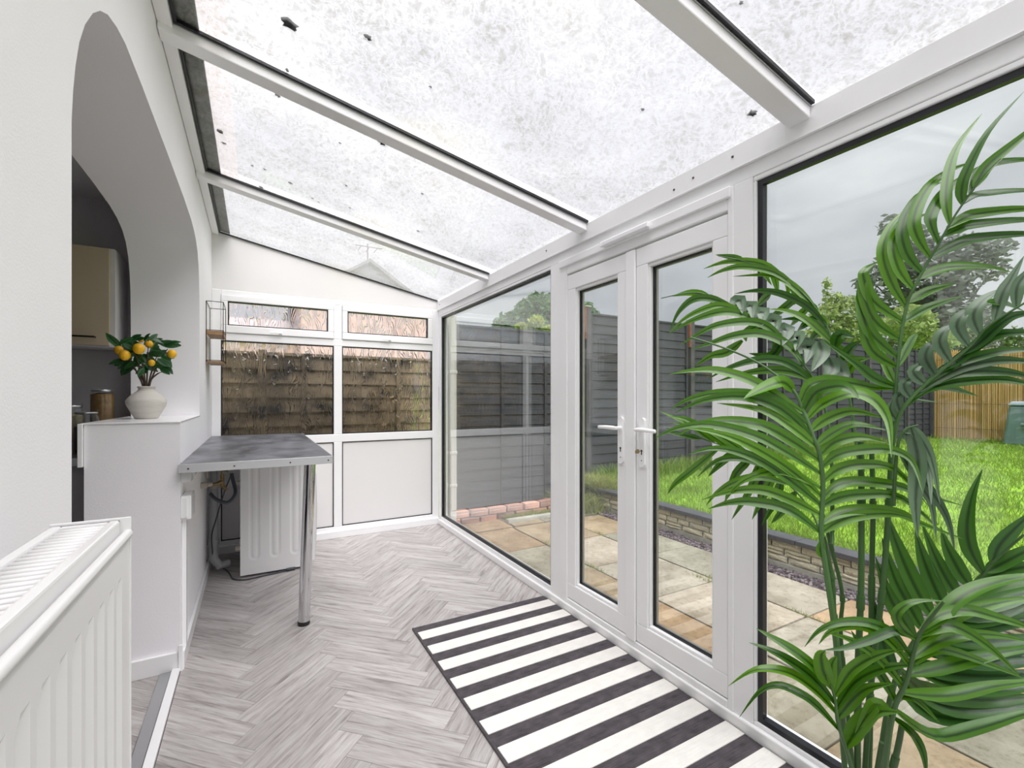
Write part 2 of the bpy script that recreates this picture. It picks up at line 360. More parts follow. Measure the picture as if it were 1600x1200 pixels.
def leafmat(name, c0, c1, rib=True, trans=.35, rough=.38, sheen=0):
    """green blade: darker midrib across the blade (UV.x), light passes through"""
    m, nt, out = mat(name)
    tcn = N(nt, 'ShaderNodeTexCoord'); oi = N(nt, 'ShaderNodeObjectInfo')
    sxx = N(nt, 'ShaderNodeSeparateXYZ', {0: tcn.outputs['UV']})
    mx = N(nt, 'ShaderNodeMix', data_type='RGBA'); nt.links.new(oi.outputs['Random'], mx.inputs[0]); mx.inputs[6].default_value = rgb(c0); mx.inputs[7].default_value = rgb(c1)
    col = mx.outputs[2]
    if rib:
        d = N(nt, 'ShaderNodeMath', {0: sxx.outputs['X'], 1: .5}, operation='SUBTRACT'); ab = N(nt, 'ShaderNodeMath', {0: d.outputs[0]}, operation='ABSOLUTE')
        r = N(nt, 'ShaderNodeValToRGB', {'Fac': ab.outputs[0]}); r.color_ramp.elements[0].position = .03; r.color_ramp.elements[0].color = (.26, .32, .26, 1)
        r.color_ramp.elements[1].position = .17; r.color_ramp.elements[1].color = (1, 1, 1, 1)
        m2 = N(nt, 'ShaderNodeMix', data_type='RGBA', blend_type='MULTIPLY'); m2.inputs[0].default_value = 1
        nt.links.new(col, m2.inputs[6]); nt.links.new(r.outputs[0], m2.inputs[7]); col = m2.outputs[2]
    p = N(nt, 'ShaderNodeBsdfPrincipled', {'Base Color': col, 'Roughness': rough, 'Specular IOR Level': .65})
    t = N(nt, 'ShaderNodeBsdfTranslucent', {'Color': col})
    hs = N(nt, 'ShaderNodeHueSaturation', {'Value': 1.5, 'Saturation': 1.1, 'Color': col}); nt.links.new(hs.outputs[0], t.inputs[0])
    ms = N(nt, 'ShaderNodeMixShader', {0: trans, 1: p.outputs[0], 2: t.outputs[0]})
    nt.links.new(ms.outputs[0], out.inputs[0]); return m
M['palm'] = leafmat('palm_leaf', (.032, .12, .007), (.115, .28, .016), trans=.32, rough=.27)
M['palm_dark'] = leafmat('palm_leaf_shaded', (.028, .10, .018), (.06, .17, .02), trans=.25, rough=.28)  # darker copy of the palm green, shade put into the blade colour
M['palm_grey'] = leafmat('palm_leaf_grey', (.06, .12, .06), (.12, .20, .11), trans=.2, rough=.3)
M['lemonleaf'] = leafmat('lemon_leaf', (.018, .085, .02), (.03, .13, .03), trans=.15)

def foliage(name, c0, c1):
    m, nt, out = mat(name)
    g = N(nt, 'ShaderNodeNewGeometry'); mx = N(nt, 'ShaderNodeMix', data_type='RGBA')
    nt.links.new(g.outputs['Random Per Island'], mx.inputs[0]); mx.inputs[6].default_value = rgb(c0); mx.inputs[7].default_value = rgb(c1)
    p = N(nt, 'ShaderNodeBsdfPrincipled', {'Base Color': mx.outputs[2], 'Roughness': .6, 'Specular IOR Level': .2})
    t = N(nt, 'ShaderNodeBsdfTranslucent', {'Color': mx.outputs[2]})
    ms = N(nt, 'ShaderNodeMixShader', {0: .35, 1: p.outputs[0], 2: t.outputs[0]}); nt.links.new(ms.outputs[0], out.inputs[0]); return m
M['tree_a'] = foliage('sycamore_leaves', (.06, .14, .06), (.15, .26, .10))
M['tree_b'] = foliage('bright_shrub_leaves', (.28, .36, .06), (.5, .55, .12))
M['tree_c'] = foliage('cedar_needles', (.12, .14, .12), (.28, .30, .27))
M['tree_d'] = foliage('spring_leaves', (.22, .30, .10), (.42, .50, .20))
M['hedge'] = foliage('hedge_leaves', (.05, .09, .03), (.16, .24, .07))
M['grass'] = foliage('grass_blades', (.115, .23, .02), (.33, .43, .09))
M['drygrass'] = foliage('weed_blades', (.14, .22, .04), (.42, .40, .14))
M['gravel'] = foliage('slate_chips', (.06, .05, .065), (.40, .33, .34))
M['reed'] = foliage('reed_canes', (.55, .35, .11), (1.0, .76, .38))
M['lawn'] = simple('lawn_ground', (.17, .31, .015), .95, var=.5, scale=3, bump=.6, bscale=20)

# ================================================================== the room
XL, XR, YE, YB = -0.30, 1.60, 4.36, -1.00       # left wall, glazed side, end frame, wall behind
ZRL, ZRR = 2.585, 2.215                          # underside of the roof glass at x = -.27 and x = 1.585
def roofz(x): return ZRL+(ZRR-ZRL)*(x+.27)/(1.585+.27)

# ---- floor of herringbone vinyl planks
def clip(poly, box):
    x0, x1, y0, y1 = box
    def cut(p, f, g):
        out = []
        for i in range(len(p)):
            a, b = p[i], p[(i+1) % len(p)]; fa, fb = f(a), f(b)
            if fa >= 0: out.append(a)
            if (fa >= 0) != (fb >= 0):
                t = fa/(fa-fb); out.append((a[0]+(b[0]-a[0])*t, a[1]+(b[1]-a[1])*t))
        return out
    for f in (lambda p: p[0]-x0, lambda p: x1-p[0], lambda p: p[1]-y0, lambda p: y1-p[1]):
        poly = cut(poly, f, None)
        if len(poly) < 3: return []
    return poly
def herringbone(floor_ob, box, L, w, ox, oy):
    g = .0006; c45 = sqrt(.5)
    full = MB().box(g, L-g, g, w-g, -.004, 0).mesh('plank'); full.materials.append(M['plank'])
    def toW(x, y): return ((x-y)*c45*1.0, (x+y)*c45)
    # lattice axes: staircase runs along world Y
    R = range(-60, 60)
    for i in R:
        for j in range(-6, 7):
            for kind in (0, 1):
                px, py = i*w+j*L, i*w-j*L
                if kind == 0: rect = [(px, py), (px+L, py), (px+L, py+w), (px, py+w)]
                else: rect = [(px+L, py+w-L), (px+L+w, py+w-L), (px+L+w, py+w), (px+L, py+w)]
                # rotate by +45 deg: (x, y) -> ((x-y)/r2, (x+y)/r2); x grows to the right
                pw = [((x-y)*c45+ox, (x+y)*c45+oy) for x, y in rect]
                cl = clip(pw, box)
                if len(cl) < 3: continue
                area = abs(sum(cl[a][0]*cl[(a+1) % len(cl)][1]-cl[(a+1) % len(cl)][0]*cl[a][1] for a in range(len(cl))))/2
                if area < 2e-4: continue
                # local frame: long axis of plank = local X
                if kind == 0: o0 = pw[0]; ang = pi/4
                else: o0 = pw[1]; ang = 3*pi/4
                if area > L*w*.999:
                    inst('plank', full, (o0[0], o0[1], 0), floor_ob, (0, 0, ang)); continue
                loc = []
                for x, y in cl:
                    dx, dy = x-o0[0], y-o0[1]; loc.append((dx*cos(ang)+dy*sin(ang), -dx*sin(ang)+dy*cos(ang)))
                cxm = sum(p[0] for p in loc)/len(loc); cym = sum(p[1] for p in loc)/len(loc)
                loc = [(x+(cxm-x)*.003, y+(cym-y)*.008) for x, y in loc]
                mb = MB(); n = len(loc)
                mb.add([(x, y, -.004) for x, y in loc]+[(x, y, 0) for x, y in loc],
                       [tuple(reversed(range(n))), tuple(range(n, 2*n))]+[(a, (a+1) % n, n+(a+1) % n, n+a) for a in range(n)])
                me = mb.mesh('plank'); me.materials.append(M['plank'])
                inst('plank', me, (o0[0], o0[1], 0), floor_ob, (0, 0, ang))
fl = MB().box(XL-.02, XR+.10, YB-.1, YE+.08, -.10, -.004).build('floor', M['plankgap'], kind='structure')
herringbone(fl, (XL+.004, XR+.02, -.62, YE+.03), .488, .106, .005, .065)
fk = MB().box(-3.2, XL-.02, YB-.1, 3.70, -.10, -.006).build('floor', M['plankgap'], kind='structure')
herringbone(fk, (-1.75, XL-.075, .55, 3.0), .488, .106, -.19, .02)

# ---- thick left wall with the wide arch and half wall
arch = [(1.157, 1.77), (1.165, 1.83), (1.178, 1.885), (1.20, 1.945), (1.235, 2.005), (1.286, 2.065), (1.34, 2.11), (1.40, 2.145), (1.48, 2.172), (1.57, 2.19),
        (1.775, 2.20), (2.30, 2.213), (2.72, 2.218), (3.0, 2.213), (3.14, 2.198), (3.25, 2.170), (3.33, 2.125), (3.385, 2.06), (3.42, 1.97), (3.44, 1.87), (3.448, 1.70), (3.448, 1.135)]
prof = [(YB-.1, 0), (1.157, 0)]+arch+[(2.60, 1.135), (2.60, 0), (YE+.08, 0), (YE+.08, 2.62), (YB-.1, 2.62)]
MB().prism(prof, lambda u, v, a: (a, u, v), XL-.335, XL).build('wall_left', M['plaster'], smooth=True, kind='structure')
# smooth gloss ledge on the half wall with a flap over its kitchen edge
lg = thing('trim_1', (-.47, 3.0, 1.13), kind='structure')
MB().box(XL-.345, XL+.002, 2.594, 3.446, 1.1352, 1.141).build('ledge_board', M['gloss'], lg, bevel=.0015)
MB().box(XL-.353, XL-.337, 2.585, 3.44, .955, 1.139).build('ledge_flap', M['gloss'], lg, bevel=.0015)
# skirting boards
bl = thing('baseboard_left', (XL, 3.4, 0), kind='structure')
MB().box(XL+.0005, XL+.016, 2.60, YE-.02, 0, .075).build('board', M['gloss'], bl, bevel=.003)
MB().box(XL-.335, XL+.016, 2.584, 2.5995, .0, .085).build('board', M['gloss'], bl, bevel=.003)
MB().box(XL+.0005, XL+.016, YB, 1.157, 0, .085).build('board', M['gloss'], bl, bevel=.003)
# threshold between kitchen and conservatory
th = thing('trim_2', (XL-.03, 1.9, 0), kind='structure')
MB().box(XL-.074, XL-.030, 1.16, 2.583, -.001, .008).build('threshold_strip', M['alu'], th, bevel=.003)
MB().box(XL-.029, XL+.002, 1.16, 2.583, -.001, .016).build('threshold_board', M['gloss'], th, bevel=.002)
MB().box(XL-.005, XL+.012, 2.575, 2.5838, .0, .12).build('corner_piece', M['gloss'], th, bevel=.002)

# ---- kitchen beyond the arch
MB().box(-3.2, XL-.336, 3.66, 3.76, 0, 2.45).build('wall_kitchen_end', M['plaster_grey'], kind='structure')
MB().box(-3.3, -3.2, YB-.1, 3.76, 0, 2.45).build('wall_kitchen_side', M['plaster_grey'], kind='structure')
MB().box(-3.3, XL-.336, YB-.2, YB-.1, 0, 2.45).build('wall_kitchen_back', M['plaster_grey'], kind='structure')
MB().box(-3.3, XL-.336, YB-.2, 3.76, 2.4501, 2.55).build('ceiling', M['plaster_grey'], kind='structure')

# ---- end frame (white uPVC) with two vents, two patterned panes, two solid panels
def frame_rect(mb, ax, a0, a1, z0, z1, d0, d1, w):    # a picture-frame of width w in plane ax
    for (p, q, r, s) in ((a0, a1, z0, z0+w), (a0, a1, z1-w, z1), (a0, a0+w, z0+w, z1-w), (a1-w, a1, z0+w, z1-w)):
        if ax == 'y': mb.box(p, q, d0, d1, r, s)
        else: mb.box(d0, d1, p, q, r, s)
def end_frame(y, sgn, nm, glassy):
    """sgn=+1: frame goes away from the room towards +y"""
    w = thing(nm, (.65, y, 0), kind='structure')
    def bx(mb, x0, x1, a, b, z0, z1):
        ya, yb = y+sgn*a, y+sgn*b; return mb.box(x0, x1, min(ya, yb), max(ya, yb), z0, z1)
    f = MB()
    bx(f, XL+.001, -.238, 0, .07, .06, 2.118); bx(f, 1.532, XR+.0, 0, .07, .06, 2.118)
    bx(f, -.238, 1.532, 0, .07, .06, .098); bx(f, -.238, 1.532, 0, .07, .853, .925); bx(f, -.238, 1.532, 0, .07, 1.712, 1.772); bx(f, -.238, 1.532, 0, .07, 2.078, 2.118)
    bx(f, .615, .685, 0, .07, .098, .853); bx(f, .615, .685, 0, .07, .925, 1.712); bx(f, .615, .685, 0, .07, 1.772, 2.078)
    f.build('frame', M['upvc'], w, bevel=.004)
    bx(MB(), XL+.001, XR-.002, -.022, .075, 0, .062).build('sill', M['upvc'], w, bevel=.004)
    fas = [(XL+.001, 2.1185), (XR+.02, 2.1185), (XR+.02, roofz(XR)-.012), (XL+.001, roofz(XL)-.012)]
    MB().prism(fas, lambda u, v, a: (u, y+sgn*a, v), .004, .066).build('gable_panel', M['panel'], w, bevel=.002)
    for x0, x1, vx0, vx1 in ((-.236, .613, -.19, .566), (.687, 1.530, .731, 1.484)):
        c = MB(); bx(c, x0, x1, -.013, .055, 1.774, 1.834); bx(c, x0, x1, -.013, .055, 2.028, 2.076); bx(c, x0, vx0, -.013, .055, 1.834, 2.028); bx(c, vx1, x1, -.013, .055, 1.834, 2.028)
        cs = c.build('vent_casement', M['upvc'], w, bevel=.005)
        gk = MB()
        for a, b, z0, z1 in ((vx0, vx1, 1.834, 1.842), (vx0, vx1, 2.020, 2.028), (vx0, vx0+.008, 1.842, 2.020), (vx1-.008, vx1, 1.842, 2.020)): bx(gk, a, b, -.004, .03, z0, z1)
        gk.build('gasket', M['gasket'], cs)
        bx(MB(), vx0+.008, vx1-.008, .012, .018, 1.842, 2.020).build('pane', M['obscure'] if glassy else M['glass'], cs)
        xm = (x0+x1)/2; hb = MB(); bx(hb, xm-.012, xm+.012, -.028, -.0128, 1.780, 1.800); bx(hb, xm-.075, xm+.010, -.036, -.026, 1.786, 1.796)
        hb.build('vent_handle', M['gloss'], cs, bevel=.003)
        X0, X1 = (x0-.002, x1+.002)
        gk = MB()
        for a, b, z0, z1 in ((X0, X1, .925, .933), (X0, X1, 1.704, 1.712), (X0, X0+.008, .933, 1.704), (X1-.008, X1, .933, 1.704)): bx(gk, a, b, .006, .04, z0, z1)
        gk.build('gasket', M['gasket'], w)
        bx(MB(), X0+.008, X1-.008, .02, .026, .933, 1.704).build('pane', M['obscure'] if glassy else M['glass'], w)
        gk = MB()
        for a, b, z0, z1 in ((X0, X1, .098, .106), (X0, X1, .845, .853), (X0, X0+.008, .106, .845), (X1-.008, X1, .106, .845)): bx(gk, a, b, .006, .04, z0, z1)
        gk.build('gasket', M['gasket'], w)
        bx(MB(), X0+.008, X1-.008, .012, .05, .106, .845).build('panel', M['panel'], w)
    return w
W1 = end_frame(YE, 1, 'window_1', True)
for x, z in ((-.265, 2.165), (.21, 2.155), (.655, 2.150), (1.115, 2.145), (1.53, 2.152)):
    MB().lathe([(.0005, 0), (.006, 0), (.005, .0035), (.0005, .005)], (x, YE+.0045, z), 10, 'y').build('screw', M['screw'], W1)
end_frame(YB, -1, 'window_unseen', False)  # unseen rear end, made glazed to let daylight into the room

# ---- glazed long side
side = thing('trim_3', (XR, 2, 0), kind='structure')
MB().prism([(XR-.015, 2.115), (XR+.10, 2.115), (XR+.10, roofz(XR)-.03), (XR+.0, roofz(XR)-.012), (XR-.015, roofz(XR)-.008)], lambda u, v, a: (u, a, v), YB-.07, YE).build('eaves_beam', M['upvc'], side, bevel=.003)
MB().box(XR-.002, XR+.07, YB-.07, YE-.001, 2.062, 2.1148).build('head_rail', M['upvc'], side, bevel=.003)
MB().box(XR-.016, XR+.10, YB-.07, YE-.024, 0, .05).build('sill', M['upvc'], side, bevel=.006)
for y0, y1 in ((2.269, 2.366), (1.0475, 1.1225)):
    MB().box(XR-.004, XR+.07, y0, y1, .05, 2.062).build('post', M['upvc'], side, bevel=.003)
MB().box(XR, XR+.07, YE-.045, YE-.001, .05, 2.062).build('post', M['upvc'], side, bevel=.003)
for y, z in ((1.12, 2.165), (1.30, 2.160), (1.40, 2.150), (2.40, 2.165), (4.30, 2.165)):
    MB().lathe([(.0005, 0), (.005, 0), (.004, -.003), (.0005, -.004)], (XR-.0152, y, z), 10, 'x').build('screw', M['screw'], side)

def fixed_window(nm, y0, y1, z0, z1, fb):
    w = thing(nm, (XR, (y0+y1)/2, z0), kind='structure')
    f = MB(); f.box(XR, XR+.07, y0, y1, z0, z0+fb).box(XR, XR+.07, y0, y1, z1-.018, z1).box(XR, XR+.07, y0, y0+.012, z0+fb, z1-.018).box(XR, XR+.07, y1-.012, y1, z0+fb, z1-.018)
    f.build('frame', M['upvc'], w, bevel=.004)
    a0, a1, c0, c1 = y0+.012, y1-.012, z0+fb, z1-.018
    gk = MB(); gw = .012 if fb > .02 else .019
    for (p, q, r, s) in ((a0, a1, c0, c0+gw), (a0, a1, c1-gw, c1), (a0, a0+gw, c0+gw, c1-gw), (a1-gw, a1, c0+gw, c1-gw)): gk.box(XR+.008, XR+.028, p, q, r, s)
    gk.build('gasket', M['gasket'], w)
    sp = MB()
    for (p, q, r, s) in ((a0, a1, c0, c0+.010), (a0, a1, c1-.010, c1), (a0, a0+.010, c0+.010, c1-.010), (a1-.010, a1, c0+.010, c1-.010)): sp.box(XR+.033, XR+.047, p, q, r, s)
    sp.build('spacer', M['blackspacer'] if fb < .02 else M['spacer'], w)
    MB().box(XR+.028, XR+.032, a0, a1, c0, c1).build('pane', M['glass'], w)
    MB().box(XR+.048, XR+.052, a0, a1, c0, c1).build('pane', M['glass'], w)
    return w
fixed_window('window_2', 2.3665, 4.314, .0502, 2.0618, .03)
fixed_window('window_3', -.92, 1.047, .0502, 2.0618, .015)

# ---- French doors
df = thing('trim_4', (XR, 1.7, .05), kind='structure')
f = MB().box(XR-.008, XR+.07, 2.196, 2.2688, .0502, 2.061).box(XR-.008, XR+.07, 1.1227, 1.148, .0502, 2.061).box(XR-.008, XR+.07, 1.148, 2.196, 1.972, 2.061).box(XR-.008, XR+.07, 1.148, 2.196, .0502, .080)
f.build('door_frame', M['upvc'], df, bevel=.005)
MB().box(XR-.020, XR-.0085, 1.130, 2.262, 2.016, 2.060).build('head_moulding', M['upvc'], df, bevel=.005)
def door(nm, y0, y1, near_w, astragal, hy, hdir, dz):
    d = thing(nm, (XR, y0, .05), kind='structure')
    z0, z1 = .085, 1.962
    g0, g1, c0, c1 = y0+near_w, y1-.072, z0+.088, z1-.086
    f = MB().box(XR-.004, XR+.066, y0, y1, z0, c0).box(XR-.004, XR+.066, y0, y1, c1, z1).box(XR-.004, XR+.066, y0, g0, c0, c1).box(XR-.004, XR+.066, g1, y1, c0, c1)
    lf = f.build('leaf_frame', M['upvc'], d, bevel=.004)
    if astragal: MB().box(XR-.016, XR-.0042, y0-.004, y0+.058, z0-.004, z1-.002).build('astragal', M['upvc'], d, bevel=.004)
    be = MB()
    for (p, q, r, s) in ((g0, g1, c0, c0+.016), (g0, g1, c1-.016, c1), (g0, g0+.010, c0+.016, c1-.016), (g1-.010, g1, c0+.016, c1-.016)): be.box(XR+.004, XR+.026, p, q, r, s)
    be.build('glazing_bead', M['upvc'], d, bevel=.004)
    gk = MB(); a0, a1, e0, e1 = g0+.010, g1-.010, c0+.016, c1-.016
    for (p, q, r, s) in ((a0, a1, e0, e0+.005), (a0, a1, e1-.005, e1), (a0, a0+.005, e0+.005, e1-.005), (a1-.006, a1, e0+.005, e1-.005)): gk.box(XR+.0215, XR+.0275, p, q, r, s)
    gk.build('gasket', M['gasket'], d)
    sp = MB()
    for (p, q, r, s) in ((g0, g1, c0, c0+.026), (g0, g1, c1-.026, c1), (g0, g0+.02, c0+.026, c1-.026), (g1-.022, g1, c0+.026, c1-.026)): sp.box(XR+.033, XR+.046, p, q, r, s)
    sp.build('spacer', M['spacer'], d)
    MB().box(XR+.028, XR+.032, g0, g1, c0, c1).build('pane', M['glass'], d)
    MB().box(XR+.047, XR+.051, g0, g1, c0, c1).build('pane', M['glass'], d)
    # lever handle on a long backplate
    X = XR-.0165 if astragal and hy < y0+.06 else XR-.0045
    h = thing('handle', (X, hy, 1.04+dz), parent=d)
    pl = [(.017*cos(a), .098*(1 if sin(a) >= 0 else -1)+.017*sin(a)) for a in [2*pi*k/24+.01 for k in range(24)]]
    MB().prism(pl, lambda u, v, a: (X-a, hy+u, 1.040+dz+v), 0, .011).build('backplate', M['gloss'], h, bevel=.002)
    MB().tube([(X-.010, hy, 1.100+dz), (X-.048, hy, 1.100+dz)], .0095, 12).build('lever_neck', M['gloss'], h, smooth=True)
    MB().tube([(X-.044, hy-hdir*.008, 1.100+dz), (X-.048, hy+hdir*.012, 1.101+dz), (X-.050, hy+hdir*.06, 1.102+dz), (X-.049, hy+hdir*.118, 1.100+dz), (X-.048, hy+hdir*.122, 1.100+dz)], [.008, .0105, .010, .009, .006], 12).build('lever', M['gloss'], h, smooth=True)
    kh = [(.0055*cos(a), .0055*sin(a)) for a in [2*pi*k/14 for k in range(14)]]
    MB().prism(kh, lambda u, v, a: (X-.0105-a, hy+u, 1.000+dz+v), 0, .0016).box(X-.0122, X-.0105, hy-.0028, hy+.0028, .982+dz, .998+dz).build('keyhole', M['gasket'], h)
    MB().lathe([(.0003, 0), (.0032, 0), (.0026, -.0015), (.0003, -.002)], (X-.0108, hy, .955+dz), 8, 'x').build('screw', M['screw'], h)
    return d, h, X
d1, h1, X1 = door('door_1', 1.6415, 2.1935, .128, True, 1.735, 1, 0)
d2, h2, X2 = door('door_2', 1.1505, 1.6385, .066, False, 1.592, -1, 0)
MB().tube([(X2-.012, 1.592, .999), (X2-.028, 1.592, .999)], .0022, 8).prism([(-.011, -.009), (.011, -.009), (.012, .004), (.006, .011), (-.006, .011), (-.012, .004)], lambda u, v, a: (X2-.027-(u+.012)*.9, 1.592+a+u*.2, .999+v), -.001, .001).build('key', M['key'], h2)
sl = MB().box(XR-.048, XR-.0205, 1.535, 1.845, 2.024, 2.052).build('strip_light', M['lightcover'], bevel=.006)
tag(sl, 'slim white strip light fixed above the French doors', 'light')
MB().box(XR-.0485, XR-.030, 1.525, 1.536, 2.026, 2.050).build('end_cap', M['gloss'], sl, bevel=.003)
MB().box(XR-.0485, XR-.030, 1.844, 1.855, 2.026, 2.050).build('end_cap', M['gloss'], sl, bevel=.003)

# ---- lean-to roof
rf = thing('ceiling', (.6, 2, 2.4), kind='structure')
def along(u): return (u, roofz(u))
XA, XB = XL+.002, XR+.16
bays = [(-1.07, -.335), (-.275, .845), (.905, 2.005), (2.065, 3.215), (3.275, YE+.07)]
for y0, y1 in bays:
    MB().hexa([(XA, y0-.012, roofz(XA)), (XB, y0-.012, roofz(XB)), (XB, y1+.012, roofz(XB)), (XA, y1+.012, roofz(XA))],
              [(XA, y0-.012, roofz(XA)+.006), (XB, y0-.012, roofz(XB)+.006), (XB, y1+.012, roofz(XB)+.006), (XA, y1+.012, roofz(XA)+.006)]).build('roof_pane', M['roof'], rf)
def bar(y0, y1, dz0, dz1, xa, xb, name, m, bv=0):
    return MB().hexa([(xa, y0, roofz(xa)+dz0), (xb, y0, roofz(xb)+dz0), (xb, y1, roofz(xb)+dz0), (xa, y1, roofz(xa)+dz0)],
              [(xa, y0, roofz(xa)+dz1), (xb, y0, roofz(xb)+dz1), (xb, y1, roofz(xb)+dz1), (xa, y1, roofz(xa)+dz1)]).build(name, m, rf, bevel=bv)
for yc in (-.305, .875, 2.035, 3.245):
    bar(yc-.036, yc+.036, -.052, -.012, XL+.003, XR-.016, 'rafter', M['upvc'], .004)
    bar(yc-.027, yc+.027, .0065, .045, XL+.01, XR+.17, 'rafter_cap', M['upvc'], .004)
    bar(yc-.050, yc-.0285, -.0115, -.0005, XL+.05, XR-.016, 'gasket', M['gasket'])
    bar(yc-.0405, yc-.0365, -.0155, -.0118, XL+.05, XR-.016, 'bead_line', M['alu'])
    bar(yc+.0285, yc+.046, -.0115, -.0005, XL+.05, XR-.016, 'gasket', M['gasket'])
    bar(yc-.028, yc+.028, -.0118, -.0005, XL+.05, XR-.016, 'rafter_spine', M['alu'])
bar(YE-.010, YE+.006, -.010, -.0005, XL+.05, XR-.016, 'gasket', M['gasket'])
for y0, y1 in ((-1.0, -.34), (-.27, .84), (.91, 2.0), (2.07, 3.21), (3.28, YE-.002)):
    bar(y0, y1, -.030, -.003, XL+.002, XL+.048, 'wall_plate', M['upvc'], .003)
    bar(y0, y1, -.012, -.001, XL+.049, XL+.060, 'gasket', M['gasket'])
    bar(y0-.01, y1+.01, .0065, .012, XL+.0, XL+.125, 'lead_flashing', M['lead'])
    if y0 < 2.5: bar(y0-.01, y1+.01, .0065, .009, XL+.126, XL+.215, 'flashing_strip', M['frost'])
# house wall above the lean-to
MB().box(-3.4, XL-.002, YB-.2, YE+.08, 2.70, 3.0).build('roof_soffit', M['rooftile'], kind='structure')
# moss lying on the outside of the roof glass
def moss(px, py, r, lab=None, grp=None, seed=0):
    rnd = random.Random(seed+int(px)); u = (px-800)/FPX; w = (Y0-py)/FPX
    d = Vector((sin(YAW)+cos(YAW)*u, cos(YAW)-sin(YAW)*u, w)); s = (ZRR-ZRL)/1.855
    # meet plane z = roofz(x)+.0065
    t = (ZRL+.0066+s*.27-H)/(d.z-s*d.x); p = Vector((0, 0, H))+d*t
    mb = MB(); n = 14; pts = []
    for k in range(n):
        a = 2*pi*k/n; rr = r*(.45+.75*rnd.random()); pts.append((p.x+rr*cos(a)*1.1, p.y+rr*sin(a)))
    lo = [(x, y, roofz(x)+.0066) for x, y in pts]; hi = [(p.x+(x-p.x)*.7, p.y+(y-p.y)*.7, roofz(x)+.0066+r*.3) for x, y in pts]
    mb.add(lo+hi, [tuple(reversed(range(n))), tuple(range(n, 2*n))]+[(a, (a+1) % n, n+(a+1) % n, n+a) for a in range(n)])
    o = mb.build('moss_clump', M['moss']); tag(o, lab, 'moss', grp); return o
moss(452, 38, .026, 'largest black moss clump on the roof glass, near the top of the photograph', 'moss clumps on the roof glass')
moss(575, 58, .013, 'small black moss clump on the nearest large roof pane, right of the largest clump', 'moss clumps on the roof glass')
moss(449, 110, .010, 'moss speck touching the second rafter on its near side', 'moss clumps on the roof glass')
moss(434, 149, .014, 'oval moss clump in the second roof pane, close under the long rafter', 'moss clumps on the roof glass')
moss(598, 223, .022, 'moss clump half hidden behind the long rafter at mid length', 'moss clumps on the roof glass')
moss(1175, 177, .016, 'dark leaf-shaped moss bit near the eaves at the widest pane', 'moss clumps on the roof glass')
moss(1004, 171, .007, 'tiny moss dot in the middle of the widest roof pane', 'moss clumps on the roof glass')
moss(344, 205, .018, 'long thin moss streak by the flashing in the second roof pane', 'moss clumps on the roof glass')
for k, (a, b, r, lab) in enumerate([
    (408, 293, .014, 'moss patch touching the third rafter from above, nearest the house wall'), (414, 265, .010, 'star-shaped moss speck in the second roof pane, above the third rafter'),
    (454, 286, .012, 'round moss spot in the second pane, right of the star-shaped speck'), (394, 259, .010, 'moss speck in the second pane, left of the star-shaped speck'),
    (541, 290, .009, 'lone round moss dot in the middle of the second roof pane'), (350, 224, .012, 'moss streak just below the long thin streak by the flashing'),
    (532, 224, .007, 'faint moss speck under the long rafter, left of the half-hidden clump'), (660, 303, .010, 'faint smudge of moss in the right half of the second roof pane'),
    (673, 136, .006, 'tiny moss dot in the widest pane above the long rafter'), (488, 310, .009, 'left one of the pair of moss specks just above the third rafter'),
    (498, 316, .007, 'right one of the pair of moss specks just above the third rafter'), (653, 361, .010, 'moss dot near the eaves end of the third rafter'),
    (1033, 29, .006, 'moss dot beside the nearest rafter at the top of the photograph'), (1158, 4, .006, 'moss speck beyond the nearest rafter at the top edge of the photograph'),
    (547, 325, .008, 'brownish moss smudge between the paired specks and the third rafter')]):
    moss(a, b, r, lab, 'tiny moss specks scattered over the roof glass', k)

# ================================================================== furniture and fittings
# radiator on the near left wall
r = thing('radiator', (-.20, .25, .37), 'white double-panel radiator with a slatted top on the near left wall', 'radiator')
RY0, RY1, RZ0, RZ1 = -.55, .862, .37, 1.073
def ribbed(x, sgn, name):
    mb = MB(); pitch = .0425; n = int((RY1-RY0-.03)/pitch); ys = []; 
    cols = [(RY0, 0), (RY0+.012, 0)]
    for i in range(n):
        y = RY0+.02+i*pitch; cols += [(y, 0), (y+.012, -.006), (y+.020, -.006), (y+.030, 0)]
    cols += [(RY1-.010, 0), (RY1, 0)]
    m = len(cols); zs = [(RZ0, 0), (RZ0+.05, 0), (RZ0+.065, 1), (RZ1-.085, 1), (RZ1-.070, 0), (RZ1-.022, 0)]
    vs = [(x+sgn*d*k, y, z) for z, k in zs for y, d in cols]; vs += [(x-sgn*.004, y, z) for z, k in zs[::5] for y, d in cols]
    fs = [(j*m+i, j*m+i+1, (j+1)*m+i+1, (j+1)*m+i) for j in range(len(zs)-1) for i in range(m-1)]
    mb.add(vs, fs); return mb.build(name, M['rad'], r)
ribbed(-.160, 1, 'front_panel')
MB().box(-.2425, -.2385, RY0, RY1, RZ0, RZ1-.022).build('back_panel', M['rad'], r)
MB().tube([(-.162, RY0, RZ1-.021), (-.162, RY1-.002, RZ1-.021)], .0062, 12).box(-.1715, -.160, RY0, RY1-.002, RZ1-.034, RZ1-.024).build('panel_seam', M['rad'], r, smooth=True)
g = thing('top_grille', (-.2, .25, RZ1), parent=r)
MB().box(-.183, -.170, RY0, RY1-.004, RZ1-.034, RZ1).build('grille_rail', M['rad'], g, bevel=.003)
MB().box(-.245, -.232, RY0, RY1-.004, RZ1-.012, RZ1).build('grille_rail', M['rad'], g, bevel=.003)
MB().box(-.236, -.178, RY0+.01, RY1-.02, RZ1-.05, RZ1-.044).build('convector_plate', M['radin'], g)
